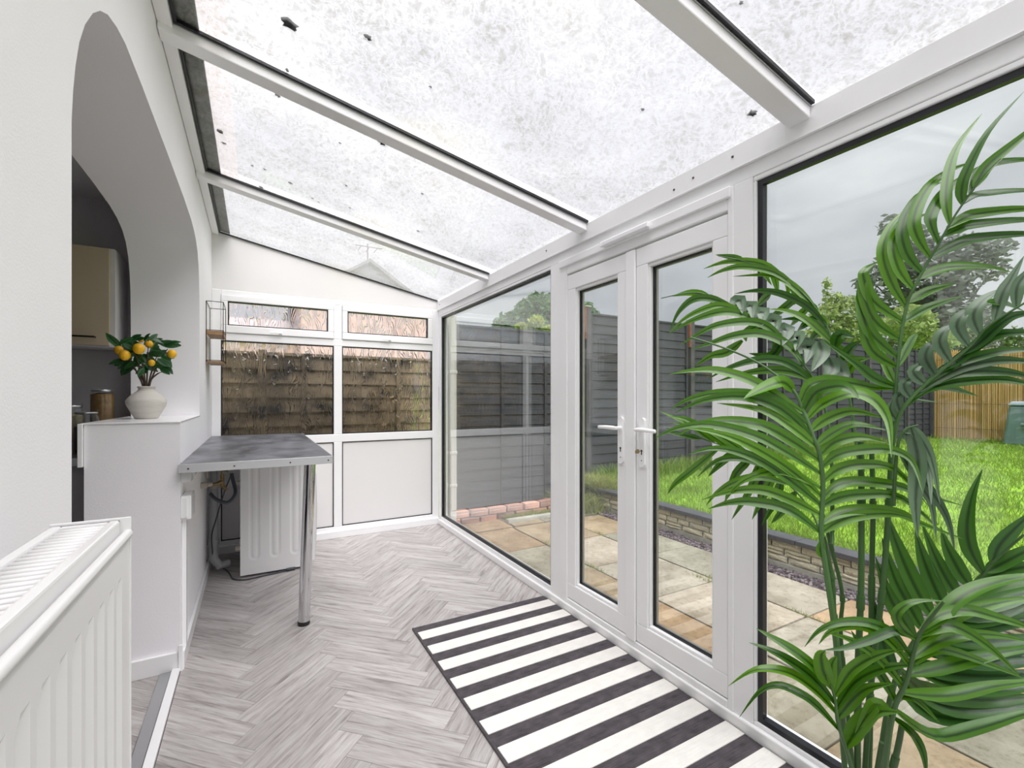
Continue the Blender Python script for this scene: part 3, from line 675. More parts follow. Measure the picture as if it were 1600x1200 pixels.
sm = MB(); sm.tube([(-.2325, 0, 0), (-.1825, 0, 0)], .0038, 8); sl_me = sm.mesh('grille_slat', (-.2075, 0, 0)); sl_me.materials.append(M['rad'])
for p in sl_me.polygons: p.use_smooth = True
y = RY0+.012; 
while y < RY1-.012:
    inst('grille_slat', sl_me, (-.2075, y, RZ1-.006), g); y += .0155
MB().box(-.232, -.183, RY1-.016, RY1-.0045, RZ1-.012, RZ1-.001).build('grille_rail', M['rad'], g)
MB().box(-.2445, -.171, RY1-.0035, RY1-.0022, RZ1-.012, RZ1-.001).build('end_gap', M['gasket'], r)
MB().box(-.2465, -.158, RY1-.002, RY1+.001, RZ0+.02, RZ1+.003).build('end_cover', M['rad'], r, bevel=.0012)
for yb in (-.3, .6): MB().box(-.2995, -.2426, yb, yb+.03, RZ0+.1, RZ1-.12).build('wall_bracket', M['rad'], r)

# worktop shelf with single chrome leg
wk = thing('worktop', (.03, 3.4, .91), 'dark slate-effect worktop with a pale metal edge fixed along the left wall', 'worktop')
MB().box(XL+.001, .352, 2.5545, YE-.024, .909, .9465).build('board', M['slate_top'], wk)
MB().box(XL-.002, .3555, 2.551, 2.5543, .908, .9475).build('edge_strip', M['edge'], wk, bevel=.001)
MB().box(.3522, .3555, 2.5545, YE-.024, .908, .9475).build('edge_strip', M['edge'], wk, bevel=.001)
for x in (XL+.035, -.085, .155, .333): MB().lathe([(.0005, 0), (.0042, 0), (.0034, -.0014), (.0005, -.0018)], (x, 2.551, .926), 10, 'y').build('screw', M['screw'], wk)
MB().box(XL+.001, XL+.045, 2.72, 4.25, .872, .9085).build('wall_batten', M['gloss'], wk)
lg_ = thing('leg', (.235, 2.78, 0), parent=wk)
MB().tube([(.237, 2.78, .022), (.268, 2.78, .9085)], .030, 32).build('leg_tube', M['chrome'], lg_, smooth=False)
for p in lg_.children[0].data.polygons: p.use_smooth = True
lg_.children[0].data.set_sharp_from_angle(angle=radians(40))
MB().lathe([(.0300, 0), (.0315, .003), (.0315, .018), (.030, .022)], (.236, 2.78, 0), 32).build('foot', M['blackplastic'], lg_, smooth=True)

# washing machine, side towards us
w = thing('washing_machine', (.14, 3.99, 0), 'white washing machine with ribbed side panel under the worktop', 'washing machine')
def wmbody():
    # side panel facing the room with three pressed U-shaped ribs
    X0, X1, Yf, Z0, Z1 = -.088, .345, 3.690, .018, .848
    MB().box(X0, X1, Yf+.004, 4.285, Z0, Z1).build('cabinet', M['wm'], w, bevel=.006)
    nx, nz = 110, 150; vs = []; fs = []
    def hgt(x, z):
        h = 0
        for c in (X0+.085, X0+.215, X0+.345):
            zz = min(0, z-.15); d = sqrt((x-c)**2+zz*zz) if z < .15 else abs(x-c)
            for rr, a in ((.036, -.0034), (.017, .0026)):
                t = min(1, max(0, (rr-d)/.010)); t = t*t*(3-2*t); h += a*t
        return h
    for j in range(nz+1):
        for i in range(nx+1):
            x = X0+(X1-X0)*i/nx; z = Z0+(Z1-Z0)*j/nz; vs.append((x, Yf-hgt(x, z), z))
    for j in range(nz):
        for i in range(nx): a = j*(nx+1)+i; fs.append((a, a+1, a+nx+2, a+nx+1))
    MB().add(vs, fs).build('side_panel', M['wm'], w, smooth=True)
    # bowed front door side, facing +x
    pr = [(.345, 0.05), (.385, .06), (.398, .2), (.402, .45), (.396, .68), (.375, .80), (.345, .835)]
    MB().prism(pr, lambda u, v, a: (u, a, v), Yf+.002, 4.285).build('front', M['wm'], w, bevel=.004)
    MB().lathe([(.001, .006), (.12, .006), (.15, .012), (.165, .004), (.168, -.01)], (.402, 3.99, .46), 32, 'x').build('door', M['wm'], w, smooth=True)
    for z in (.60, .52): MB().lathe([(.0005, 0), (.005, 0), (.004, -.002), (.0005, -.003)], (.372, Yf+.002, z), 8, 'y').build('screw', M['blackplastic'], w)
    for x in (X0+.04, X1-.04):
        for yy in (3.75, 4.23): MB().lathe([(.018, 0), (.018, .012), (.010, .018), (.010, .02)], (x, yy, 0), 12).build('foot', M['blackplastic'], w)
    MB().lathe([(.0005, 0), (.016, 0), (.016, -.03), (.0005, -.032)], (X0, 3.74, .20), 12, 'x').build('transit_cap', M['beigeplug'], w)
    MB().lathe([(.0005, 0), (.012, 0), (.012, -.025), (.0005, -.027)], (X0, 3.74, .66), 12, 'x').build('transit_cap', M['beigeplug'], w)
wmbody()

def pa(px, py, Y):       # point on the plane y = Y
    u = (px-800)/FPX; dy = cos(YAW)-sin(YAW)*u; return at(px, py, Y/dy)
# waste pipe, tap, hoses under the worktop
wp = MB().tube([(XL+.045, 3.93, .86), (XL+.045, 3.93, .62), (XL+.042, 3.93, .50), (XL+.040, 3.92, .20), (XL+.045, 3.90, .10), (XL+.08, 3.88, .055), (XL+.13, 3.92, .05)], [.021, .021, .030, .030, .030, .030, .030], 16).build('waste_pipe', M['pipe_grey'], smooth=True)
tag(wp, 'fat grey waste pipe standing in the corner under the worktop', 'pipe')
MB().tube([(XL+.040, 3.925, .20), (XL+.041, 3.925, .235)], .036, 16).build('pipe_collar', M['pipe_grey'], wp, smooth=True)
MB().tube([(XL+.043, 3.93, .60), (XL+.043, 3.93, .64)], .028, 16).build('pipe_collar', M['beigeplug'], wp, smooth=True)
cp = MB().tube([(XL+.02, 3.70, .871), (XL+.02, 3.70, .78), (XL+.025, 3.66, .765)], .008, 10).tube([(XL+.016, 3.76, .871), (XL+.016, 3.76, .70)], .0075, 10).build('supply_pipe', M['beigeplug'], smooth=True)
tag(cp, 'thin painted water supply pipes on the wall under the worktop', 'pipe')
tp = thing('washing_machine_tap', (XL+.03, 3.55, .68), 'brass tap on the wall under the worktop feeding the washing machine', 'tap')
MB().lathe([(.02, 0), (.022, .004), (.022, .03), (.016, .034)], (XL+.001, 3.52, .692), 16, 'x').tube([(XL+.03, 3.52, .692), (XL+.05, 3.56, .689)], .014, 12).build('stop_valve', M['beigeplug'], tp, smooth=True)
MB().tube([(XL+.02, 3.56, .682), (XL+.08, 3.60, .682), (XL+.11, 3.62, .692)], [.011, .011, .014], 12).tube([(XL+.11, 3.62, .657), (XL+.11, 3.62, .737)], .012, 12).tube([(XL+.11, 3.62, .662), (XL+.135, 3.62, .632)], [.013, .010], 12).build('tap_body', M['brass'], tp, smooth=True)
MB().tube([(XL+.108, 3.62, .737), (XL+.108, 3.62, .767)], .005, 8).tube([(XL+.075, 3.62, .769), (XL+.145, 3.62, .759)], .0055, 8).build('tap_lever', M['brass'], tp, smooth=True)
hz = [pa(329, 772, 3.6), pa(336, 779, 3.55), pa(346, 784, 3.5), pa(357, 785, 3.5), pa(366, 776, 3.52), pa(368, 765, 3.56), pa(364, 750, 3.6), pa(362, 740, 3.62)]
def smoothpts(P, n=6):
    P = [Vector(p) for p in P]; out = []
    for i in range(len(P)-1):
        a, b, c, d = P[max(i-1, 0)], P[i], P[i+1], P[min(i+2, len(P)-1)]
        for k in range(n):
            t = k/n; out.append(.5*((2*b)+(c-a)*t+(2*a-5*b+4*c-d)*t*t+(3*b-a-3*c+d)*t**3))
    out.append(P[-1]); return out
tag(MB().tube(smoothpts(hz), .012, 12).build('drain_hose', M['hose'], smooth=True), 'dark rubber hose looping down beside the brass tap under the worktop', 'hose')
cb = [pa(361, 742, 3.62), pa(352, 765, 3.66), pa(345, 785, 3.75), pa(338, 810, 3.82), pa(331, 835, 3.86), pa(332, 860, 3.88), pa(335, 878, 3.88)]
cb2 = [Vector((-.17, 3.86, .012)), Vector((-.13, 3.70, .006)), Vector((-.06, 3.64, .006)), Vector((.04, 3.655, .006)), Vector((.15, 3.675, .006)), Vector((.20, 3.685, .006))]
tag(MB().tube(smoothpts(cb+cb2), .0045, 8).build('power_cable', M['hose'], smooth=True), 'thin grey cable hanging from the worktop and trailing on the floor to the washing machine', 'cable')
MB().tube([(.20, 3.683, .013), (.255, 3.686, .013)], .011, 10).build('cable_connector', M['hose'], bpy.data.objects['power_cable'], smooth=True)
# socket and trunking on the dado
so = thing('socket_box', (XL+.02, 2.68, .62), 'white surface-mounted socket box at the corner of the half wall under the worktop', 'socket')
MB().box(XL+.0005, XL+.040, 2.615, 2.765, .682, .792).build('box', M['gloss'], so, bevel=.004)
MB().box(XL+.0005, XL+.026, 2.607, 2.6145, .690, .785).build('cover', M['gloss'], so, bevel=.003)
tag(MB().box(XL+.0005, XL+.018, 2.645, 2.685, .076, .6815).build('cable_trunking', M['gloss'], bevel=.002), 'white vertical cable trunking running from the socket box to the floor', 'trunking')
tag(MB().box(XL+.001, XL+.04, 2.606, 2.70, .857, .9075).build('shelf_bracket', M['gloss'], bevel=.002), 'white wooden block under the near corner of the worktop', 'bracket')

# two-tier wire wall shelf
ws = thing('wire_shelf', (XL+.05, 4.0, 1.49), 'two-tier black wire wall shelf with wooden bases beside the end windows', 'shelf')
SY0, SY1, SX0, SX1 = 3.84, 4.15, XL+.0045, XL+.105
def loop(z): return [(SX0, SY0, z), (SX1, SY0, z), (SX1, SY1, z), (SX0, SY1, z), (SX0, SY0, z)]
for z0, z1, up in ((1.70, 1.925, 1), (1.50, 1.70, 0)):
    wr = MB()
    for a, b in ((SX0, SY0), (SX1, SY0), (SX1, SY1), (SX0, SY1)): wr.tube([(a, b, z0), (a, b, z1)], .0026, 6)
    if up:
        lp = loop(z1); 
        for i in range(4): wr.tube([lp[i], lp[i+1]], .0026, 6)
    lp = loop(z0+.024 if up else z0+.012)
    for i in range(4): wr.tube([lp[i], lp[i+1]], .0026, 6)
    wr.build('wire_frame', M['blackmetal'], ws, smooth=True)
    MB().box(SX0+.003, SX1-.003, SY0+.003, SY1-.003, z0-.006, z0+.008).build('wooden_shelf', M['wood_shelf'], ws, bevel=.001)
    tr = MB(); tr.box(SX1-.0028, SX1, SY0, SY1, z0-.006, z0+.020).box(SX0, SX1, SY0, SY0+.0028, z0-.006, z0+.020) if up else tr.box(SX1-.0028, SX1, SY0, SY1, z0-.008, z0+.004)
    tr.build('shelf_lip', M['wood_shelf'], ws)

# vase and lemon branches on the half wall
VX, VY, VZ = -.492, 3.02, 1.141
va = MB().lathe([(r_*.83, z_) for r_, z_ in [(.052, 0), (.060, .003), (.066, .012), (.082, .040), (.098, .066), (.104, .082), (.1045, .090), (.100, .100), (.084, .117), (.064, .133), (.048, .143), (.042, .150), (.0415, .156), (.046, .161), (.047, .166), (.043, .168), (.037, .166), (.036, .158), (.034, .15), (.030, .10), (.001, .09)]], (VX, VY, VZ), 48)
tag(va.build('vase', M['ceramic'], smooth=True), 'squat cream stoneware vase on the half wall under the arch', 'vase')
lb = thing('lemon_branches', (VX, VY, VZ+.10), 'artificial lemon branches with yellow fruit standing in the stoneware vase', 'plant')
rl = random.Random(4)
def pv(px, py, dy=0): return pa(px, py, VY+dy)
lemons = [(186, 547, .02, 7), (195, 555, -.04, 8.5), (217, 545, -.05, 9), (220, 531, .03, 4.5), (233, 538, .03, 6.5), (237, 567, -.02, 5.5), (268.5, 553, .0, 7.5), (221, 590, .02, 4.5)]
tops = []
for (px, py, dy, r_) in lemons:
    c = pv(px, py, dy); rr = r_*2.2/FPX
    me = MB().ball((0, 0, 0), rr, 16, 12, (.92, .92, 1.02))
    me.v = [(c.x+x, c.y+y, c.z+z) for x, y, z in me.v]
    o = me.build('lemon', M['lemon'], lb, smooth=True); tops.append(c)
for (px, py, dy) in [(186, 541, .02), (205, 540, 0), (217, 535, -.02), (232, 530, .02), (250, 545, .01), (262, 545, 0), (258, 580, -.01), (205, 575, .01)]:
    e = pv(px, py, dy); m1 = Vector((VX+(e.x-VX)*.18, VY+(e.y-VY)*.2, VZ+.19)); m2 = m1.lerp(e, .5)+Vector((0, 0, .015))
    MB().tube(smoothpts([(VX+(e.x-VX)*.05, VY, VZ+.10), m1, m2, e], 4), [.004]*9+[.0022]*4, 6).build('branch', M['twig'], lb, smooth=True)
def flatleaf(p, d, up, L, w, m, parent, name='leaf', nseg=6, fold=.25, curl=.15):
    d = Vector(d).normalized(); s = d.cross(Vector(up))
    if s.length < .1: s = d.cross(Vector((1, 0, 0)))
    s.normalize(); n = s.cross(d); mb = MB(); mb.uv = []
    for i in range(nseg+1):
        t = i/nseg; ww = w*sin(pi*min(1, t*.93+.05))**.8*(1-t*.12); c = Vector(p)+d*(L*t)-n*(curl*L*t*t)
        for k, uu in ((-1, 0), (0, .5), (1, 1)):
            mb.v.append(tuple(c+s*(ww*.5*k)+n*(fold*ww*.5*abs(k)))); mb.uv.append((uu, t))
    for i in range(nseg):
        for k in range(2): a = i*3+k; mb.f.append((a, a+1, a+4, a+3))
    return mb.build(name, m, parent, smooth=True)
LV = [(185, 540, 166, 522), (188, 537, 206, 528), (205, 530, 219, 523), (225, 533, 232, 521), (232, 533, 246, 522), (238, 530, 252, 534), (244, 535, 238, 552), (256, 540, 274, 534),
      (215, 548, 200, 548), (230, 550, 238, 562), (240, 552, 254, 552), (252, 556, 264, 563), (246, 560, 262, 572), (240, 572, 258, 570), (250, 575, 264, 584), (228, 565, 236, 578),
      (222, 560, 210, 572), (212, 565, 192, 584), (195, 562, 170, 567), (205, 568, 186, 572), (225, 575, 216, 588), (232, 570, 224, 584), (210, 552, 196, 560), (220, 540, 208, 534), (206, 545, 194, 537), (238, 545, 250, 546), (214, 556, 224, 566)]
for k, (a, b, c_, d_) in enumerate(LV*3):
    j = rl.uniform(-.05, .05) if k < len(LV) else rl.uniform(.0, .10)
    if k >= len(LV): a += rl.uniform(-9, 9); c_ += rl.uniform(-9, 9); b += rl.uniform(-6, 6); d_ += rl.uniform(-6, 6); c_ = max(c_, 178); d_ = max(528, min(d_, 583))
    p = pv(a, b, j); q = pv(c_, d_, j+rl.uniform(-.03, .02)); L = (q-p).length
    flatleaf(p, q-p, (rl.uniform(-.4, .4), -1, rl.uniform(-.2, .9)), L*1.05, max(.024, L*.5), M['lemonleaf'], lb)

# striped rug
RX0, RX1, RYa, RYb = .745, 1.582, .80, 2.425
rg = thing('rug', (1.16, 1.6, 0), 'black and cream striped rug lying in front of the French doors', 'rug')
def rugmat(nm, c, v):
    m, nt, out = mat(nm); tcn = N(nt, 'ShaderNodeTexCoord')
    mpn = N(nt, 'ShaderNodeMapping', {'Vector': tcn.outputs['Object'], 'Scale': (2.5, 110, 1)})
    n1 = N(nt, 'ShaderNodeTexNoise', {'Vector': mpn.outputs[0], 'Scale': 3.0, 'Detail': 4.0})
    mp2 = N(nt, 'ShaderNodeMapping', {'Vector': tcn.outputs['Object'], 'Scale': (9, 14, 1)})
    n2 = N(nt, 'ShaderNodeTexNoise', {'Vector': mp2.outputs[0], 'Scale': 2.0, 'Detail': 3.0})
    s = N(nt, 'ShaderNodeMath', {0: n1.outputs['Fac'], 1: n2.outputs['Fac']}, operation='ADD')
    r_ = N(nt, 'ShaderNodeValToRGB', {'Fac': N(nt, 'ShaderNodeMath', {0: s.outputs[0], 1: .5}, operation='MULTIPLY').outputs[0]})
    r_.color_ramp.elements[0].position = .35; r_.color_ramp.elements[1].position = .65; r_.color_ramp.elements[0].color = rgb([x*(1-v) for x in c]); r_.color_ramp.elements[1].color = rgb([min(1, x*(1+v)) for x in c])
    bp = N(nt, 'ShaderNodeBump', {'Height': n1.outputs['Fac'], 'Strength': .5, 'Distance': .004})
    p = N(nt, 'ShaderNodeBsdfPrincipled', {'Base Color': r_.outputs[0], 'Roughness': .85, 'Normal': bp.outputs[0], 'Sheen Weight': .15}); nt.links.new(p.outputs[0], out.inputs[0]); return m
M['rugd'] = rugmat('charcoal_pile', (.052, .043, .050), .75); M['rugc'] = rugmat('cream_pile', (.80, .78, .735), .07)
MB().box(RX0, RX1, RYa, RYb, 0.0005, .006).build('rug_backing', M['blackplastic'], rg)
MB().box(RX0-.006, RX0+.005, RYa, RYb+.005, .0005, .010).build('bound_edge', M['rugd'], rg, bevel=.002)
yy = RYb+.004; k = 0; first = True
while yy > RYa+.03:
    hgt_ = .062 if k == 0 else (.0725 if k % 2 == 0 else .0795)
    y1 = yy; y0 = max(RYa, yy-hgt_)
    MB().box(RX0+.005, RX1-.004, y0, y1, .0062, .0085 if k % 2 == 0 else .0115).build('stripe', M['rugd'] if k % 2 == 0 else M['rugc'], rg, bevel=.002)
    yy = y0-.0003; k += 1

# kitchen: wall cabinet, worktop, jars
kc = thing('wall_cabinet', (-1.25, 3.5, 1.5), 'birch-effect kitchen wall cabinet seen through the arch', 'cabinet')
MB().box(-1.75, -.690, 3.372, 3.658, 1.535, 2.09).build('body', M['plaster_grey'], kc, bevel=.001)
for x0, x1 in ((-1.222, -.712), (-1.745, -1.226)):
    MB().box(x0, x1, 3.350, 3.3715, 1.542, 2.085).build('door', M['cab'], kc, bevel=.001)
    MB().tube([(x1-.20, 3.349, 1.585), (x1-.20, 3.325, 1.585), (x1-.06, 3.325, 1.585), (x1-.06, 3.349, 1.585)], .005, 8).build('handle', M['blackmetal'], kc.children[-1])
ku = thing('kitchen_worktop', (-1.2, 3.4, 0), 'dark kitchen worktop on a grey unit behind the half wall', 'worktop')
MB().box(-1.9, -.655, 3.02, 3.655, .915, .952).build('worktop_board', M['kcounter'], ku)
MB().box(-1.9, -.655, 3.016, 3.0198, .915, .953).build('metal_edge', M['edge'], ku)
MB().box(-1.88, -.675, 3.06, 3.65, .10, .9145).build('unit', M['kunit'], ku, bevel=.002)
MB().box(-1.88, -.675, 3.12, 3.60, -.005, .0998).build('plinth', M['kunit'], ku)
M['pasta'] = simple('dried_pasta', (.26, .15, .05), .7, var=.35, scale=40); M['beans'] = simple('dark_beans', (.06, .025, .035), .6, var=.5, scale=60); M['rice'] = simple('pale_grains', (.40, .33, .20), .7, var=.2, scale=80)
for (x, y, r_, h_, fm, fh, lab) in ((-.763, 3.45, .056, .358, 'pasta', 1.06, 'tallest clip-top glass jar, filled with dried pasta, on the kitchen worktop'),
                                    (-.784, 3.25, .054, .236, 'beans', .8, 'low glass jar of dark beans in front of the tallest jar'),
                                    (-.872, 3.36, .052, .27, 'rice', .95, 'glass jar of pale grains half hidden by the wall edge')):
    j = thing('storage_jar', (x, y, .9525), lab, 'jar', 'glass jars on the kitchen worktop')
    MB().lathe([(r_*.85, .001), (r_, .012), (r_, h_-.05), (r_*.82, h_-.025), (r_*.82, h_-.015), (r_*.78, h_-.015), (r_*.78, h_-.03), (r_*.95, h_-.055), (r_*.95, .015), (r_*.8, .008)], (x, y, .9525), 24).build('glass_body', M['jar'], j, smooth=True)
    MB().lathe([(r_*.78, .010), (r_*.92, .018), (r_*.92, (h_-.06)*fh), (r_*.3, (h_-.05)*fh)], (x, y, .9525), 24).build('contents', M[fm], j, smooth=True)
    MB().lathe([(r_*.86, h_-.014), (r_*.92, h_-.010), (r_*.92, h_-.002), (r_*.6, h_)], (x, y, .9525), 24).build('lid', M['jar'], j, smooth=True)
    MB().lathe([(r_*.84, h_-.026), (r_*.875, h_-.023), (r_*.875, h_-.018), (r_*.84, h_-.015)], (x, y, .9525), 24).build('wire_clip', M['alu'], j, smooth=True)
gb = thing('glass_dish', (-.90, 3.12, .9525), 'glass dish behind the corner of the half wall on the kitchen worktop', 'dish')
MB().lathe([(.05, .001), (.07, .01), (.075, .05), (.072, .05), (.066, .014), (.04, .008)], (-.90, 3.12, .9525), 24).build('bowl', M['jar'], gb, smooth=True)
MB().lathe([(.074, .0505), (.078, .052), (.078, .060), (.03, .072), (.001, .073)], (-.90, 3.12, .9525), 24).build('lid', M['jar'], gb, smooth=True)

# ================================================================== outdoors
ZP = -.12
tag(MB().box(XR+.075, 3.70, -4.0, 4.9, ZP-.10, ZP-.028).build('patio_bed', M['earth'], kind='structure'), 'sandy bed under the patio slabs', 'ground', kind='structure')
pt = thing('patio', (2.6, 1.6, ZP), kind='structure')
rs = random.Random(11)
def slab(x0, x1, y0, y1, dz=0, m='slab', name='paving_slab', par=None, j=.006):
    q = [rs.uniform(-j, j)*.5 for _ in range(8)]
    lo = [(x0+q[0], y0+q[1]), (x1+q[2], y0+q[3]), (x1+q[4], y1+q[5]), (x0+q[6], y1+q[7])]; t = rs.uniform(-.003, .003)
    return MB().hexa([(a, b, ZP-.03) for a, b in lo], [(a, b, ZP+dz+t) for a, b in lo]).build(name, M[m], par or pt, bevel=.004)
for x0, x1, off in ((XR+.105, 2.372, .975), (2.386, 3.015, .965), (3.030, 3.525, .96)):
    y = off-.655*7
    while y < 4.2:
        slab(x0, x1, y+.006, min(y+.655, 4.27)-.006); y += .655
for x0, x1, y0, y1 in ((XR+.105, 2.40, 4.285, 4.62), (2.43, 2.80, 4.285, 4.40), (2.81, 3.55, 4.285, 4.40)):
    slab(x0, x1, y0, y1)
k_ = MB().hexa([(2.42, 4.42, ZP-.02), (3.55, 4.40, ZP-.02), (3.55, 4.50, ZP-.02), (2.42, 4.52, ZP-.02)], [(2.43, 4.43, ZP+.035), (3.54, 4.41, ZP+.035), (3.54, 4.48, ZP+.03), (2.43, 4.50, ZP+.03)]).build('kerb_stone', M['concrete'], bevel=.012)
tag(k_, 'weathered grey kerb stone at the back edge of the patio', 'kerb')
# brick footing along the fence
bk = thing('brick_footing', (2.7, 4.72, ZP), 'two courses of loose red bricks at the foot of the left garden fence', 'bricks')
bm = MB().box(-.105, .105, -.05, .05, 0, .07).mesh('brick'); bm.materials.append(M['brick'])
x = 1.72
for i in range(9):
    yb = 4.66+.0*i
    for c in (0, 1):
        o = inst('brick', bm, (x+.11+(.11 if c else 0), yb+rs.uniform(-.012, .012), ZP-.01+c*.078), bk, (rs.uniform(-.05, .05), rs.uniform(-.035, .035), rs.uniform(-.09, .09)), (rs.uniform(.95, 1.03), 1, rs.uniform(.95, 1.05)))
        if i == 0 and c == 0:
            b = o.modifiers.new('bevel', 'BEVEL'); b.width = .006; b.segments = 2
        else:
            b = o.modifiers.new('bevel', 'BEVEL'); b.width = .006; b.segments = 2
    x += .225
tag(MB().box(1.60, 3.95, 4.50, 5.05, ZP-.1, ZP-.004).build('verge_soil', M['earth']), 'strip of bare soil and moss below the bricks', 'soil', kind='stuff')

# garden retaining wall with slate coping
rw = thing('retaining_wall', (3.73, 1.5, ZP), 'low buff stone-block retaining wall with dark coping between patio and lawn', 'garden wall')
MB().box(3.715, 3.84, -4.0, 4.45, ZP-.05, .098).build('wall_core', M['mortar'], rw)
MB().box(3.697, 3.716, -4.0, 4.45, ZP-.03, ZP+.045).build('plinth', M['concrete'], rw, bevel=.004)
bms = []
for k in range(6):
    mb = MB(); rr = random.Random(k); n = 5
    vs = []; 
    for j in range(4):
        for i in range(n+1):
            e = 1 if (i in (0, n) or j in (0, 3)) else 0
            vs.append((-.5*0+(.012 if e else 0)+rr.uniform(-.004, .004)-.014, (i/n-.5)*.97, j/3*.94+.03))
    base = len(vs)
    vs += [(.02, (i/n-.5)*.97, j/3*.94+.03) for j in range(4) for i in range(n+1)]
    fs = [(j*(n+1)+i, (j+1)*(n+1)+i, (j+1)*(n+1)+i+1, j*(n+1)+i+1) for j in range(3) for i in range(n)]
    for i in range(n): fs += [(i, i+1, base+i+1, base+i), (3*(n+1)+i, base+3*(n+1)+i, base+3*(n+1)+i+1, 3*(n+1)+i+1)]
    mb.add(vs, fs); me = mb.mesh('stone_block'); me.materials.append(M['block']); bms.append(me)
zc = ZP+.047
for c in range(3):
    hh = .0565; y = 4.44-rs.uniform(0, .05)
    while y > -1.3:
        L = rs.uniform(.13, .27); split = rs.random() < .22
        if split:
            for q in (0, 1): inst('stone_block', bms[rs.randrange(6)], (3.706, y-L/2, zc+q*hh/2), rw, (0, 0, 0), (1, L-.004, hh/2-.002))
        else: inst('stone_block', bms[rs.randrange(6)], (3.706, y-L/2, zc), rw, (0, 0, 0), (1, L-.004, hh-.003))
        y -= L
    zc += hh
cm = MB().box(-.078, .078, -.297, .297, 0, .038).mesh('coping_slab'); cm.materials.append(M['coping'])
for i in range(11):
    o = inst('coping_slab', cm, (3.744, 4.16-i*.6, .0985), rw, (0, rs.uniform(-.01, .01), rs.uniform(-.008, .008))); b = o.modifiers.new('bevel', 'BEVEL'); b.width = .005; b.segments = 2
# slate chippings
gm = MB(); rg_ = random.Random(3)
for i in range(5200):
    x = rg_.uniform(3.527, 3.695); y = rg_.uniform(-1.2, 4.35); s = rg_.uniform(.008, .022); a = rg_.uniform(0, pi); tz = rg_.uniform(-.5, .5); z = ZP-.006+rg_.uniform(0, .014)
    c, sn = cos(a), sin(a); q = [(s*c, s*sn*1, s*tz*.4), (-s*sn*.6, s*c*.6, 0), (-s*c, -s*sn, -s*tz*.4), (s*sn*.6, -s*c*.6, 0)]
    gm.add([(x+p[0], y+p[1], z+p[2]) for p in q]+[(x+p[0]*.8, y+p[1]*.8, z+p[2]+s*.4) for p in q], [(4, 5, 6, 7), (0, 1, 5, 4), (1, 2, 6, 5), (2, 3, 7, 6), (3, 0, 4, 7)])
tag(gm.build('slate_chippings', M['gravel']), 'purple-grey slate chippings along the foot of the stone wall', 'gravel', kind='stuff')

# lawn
lw = MB().hexa([(3.822, -16, -.1), (16, -16, -.1), (16, 5.3, -.1), (3.822, 5.3, -.1)], [(3.822, -16, .118), (16, -16, .245), (16, 5.3, .20), (3.822, 5.3, .118)])
tag(lw.build('lawn_ground', M['lawn'], kind='structure'), 'mossy ground under the grass', 'lawn', kind='structure')
def lz(x, y): return .118+(x-3.905)/12.1*(.245-.118)
gv, gf = [], []; rq = random.Random(5)
def blade(x, y, z, h, wd, lean):
    a = rq.uniform(0, 2*pi); b = rq.uniform(0, 2*pi); ca, sa = cos(a)*wd, sin(a)*wd; lx, ly = cos(b)*lean*h, sin(b)*lean*h
    n = len(gv); gv.extend([(x-ca, y-sa, z), (x+ca, y+sa, z), (x+ca*.6+lx*.4, y+sa*.6+ly*.4, z+h*.62), (x-ca*.6+lx*.4, y-sa*.6+ly*.4, z+h*.62), (x+lx*1.2, y+ly*1.2, z+h)])
    gf.extend([(n, n+1, n+2, n+3), (n+3, n+2, n+4)])
for i in range(60000):
    t = rq.random()**1.7; x = 3.835+t*11.1; ymax = 5.0; y = rq.uniform(-.3-x*.22, ymax)
    k = 1+t*1.8; blade(x, y, lz(x, y)-.003, rq.uniform(.03, .075)*(1+.4*sin(x*3.1+1.7*y)*sin(y*2.3))*(.8+.25*k), .0028*k, rq.uniform(.2, 1.1))
for i in range(5000):   # long grass under the fence and on the wall end
    x = rq.uniform(3.95, 12); y = rq.uniform(4.7, 5.05); blade(x, y, lz(x, y), rq.uniform(.08, .26), .005, rq.uniform(.1, .6))
g = MB(); g.v, g.f = gv, gf
tag(g.build('grass', M['grass']), 'bright green uncut lawn grass beyond the retaining wall', 'grass', kind='stuff')
gv, gf = [], []
for i in range(2600):
    x = rq.uniform(2.45, 3.6); y = 4.50+rq.uniform(0, .13); blade(x, y, ZP-.005, rq.uniform(.015, .075), .003, rq.uniform(.2, 1.2))
for i in range(5200):
    x = rq.gauss(3.66, .17); y = rq.gauss(4.62, .15); blade(min(x, 4.0), min(y, 4.9), ZP if x < 3.7 else .05, rq.uniform(.04, .24), .0055, rq.uniform(.3, 1.6))
for cx_, cy_ in ((2.385, 2.9), (3.02, 2.26), (3.02, 1.62), (2.95, 2.30), (3.02, 3.6), (2.4, 3.58)):
    for i in range(90): blade(cx_+rq.gauss(0, .012), cy_+rq.gauss(0, .07), ZP-.01, rq.uniform(.01, .05), .002, rq.uniform(.2, 1.3))
g = MB(); g.v, g.f = gv, gf
tag(g.build('weeds', M['drygrass']), 'straggly weeds and moss growing at the fence corner and between slabs', 'weeds', kind='stuff')

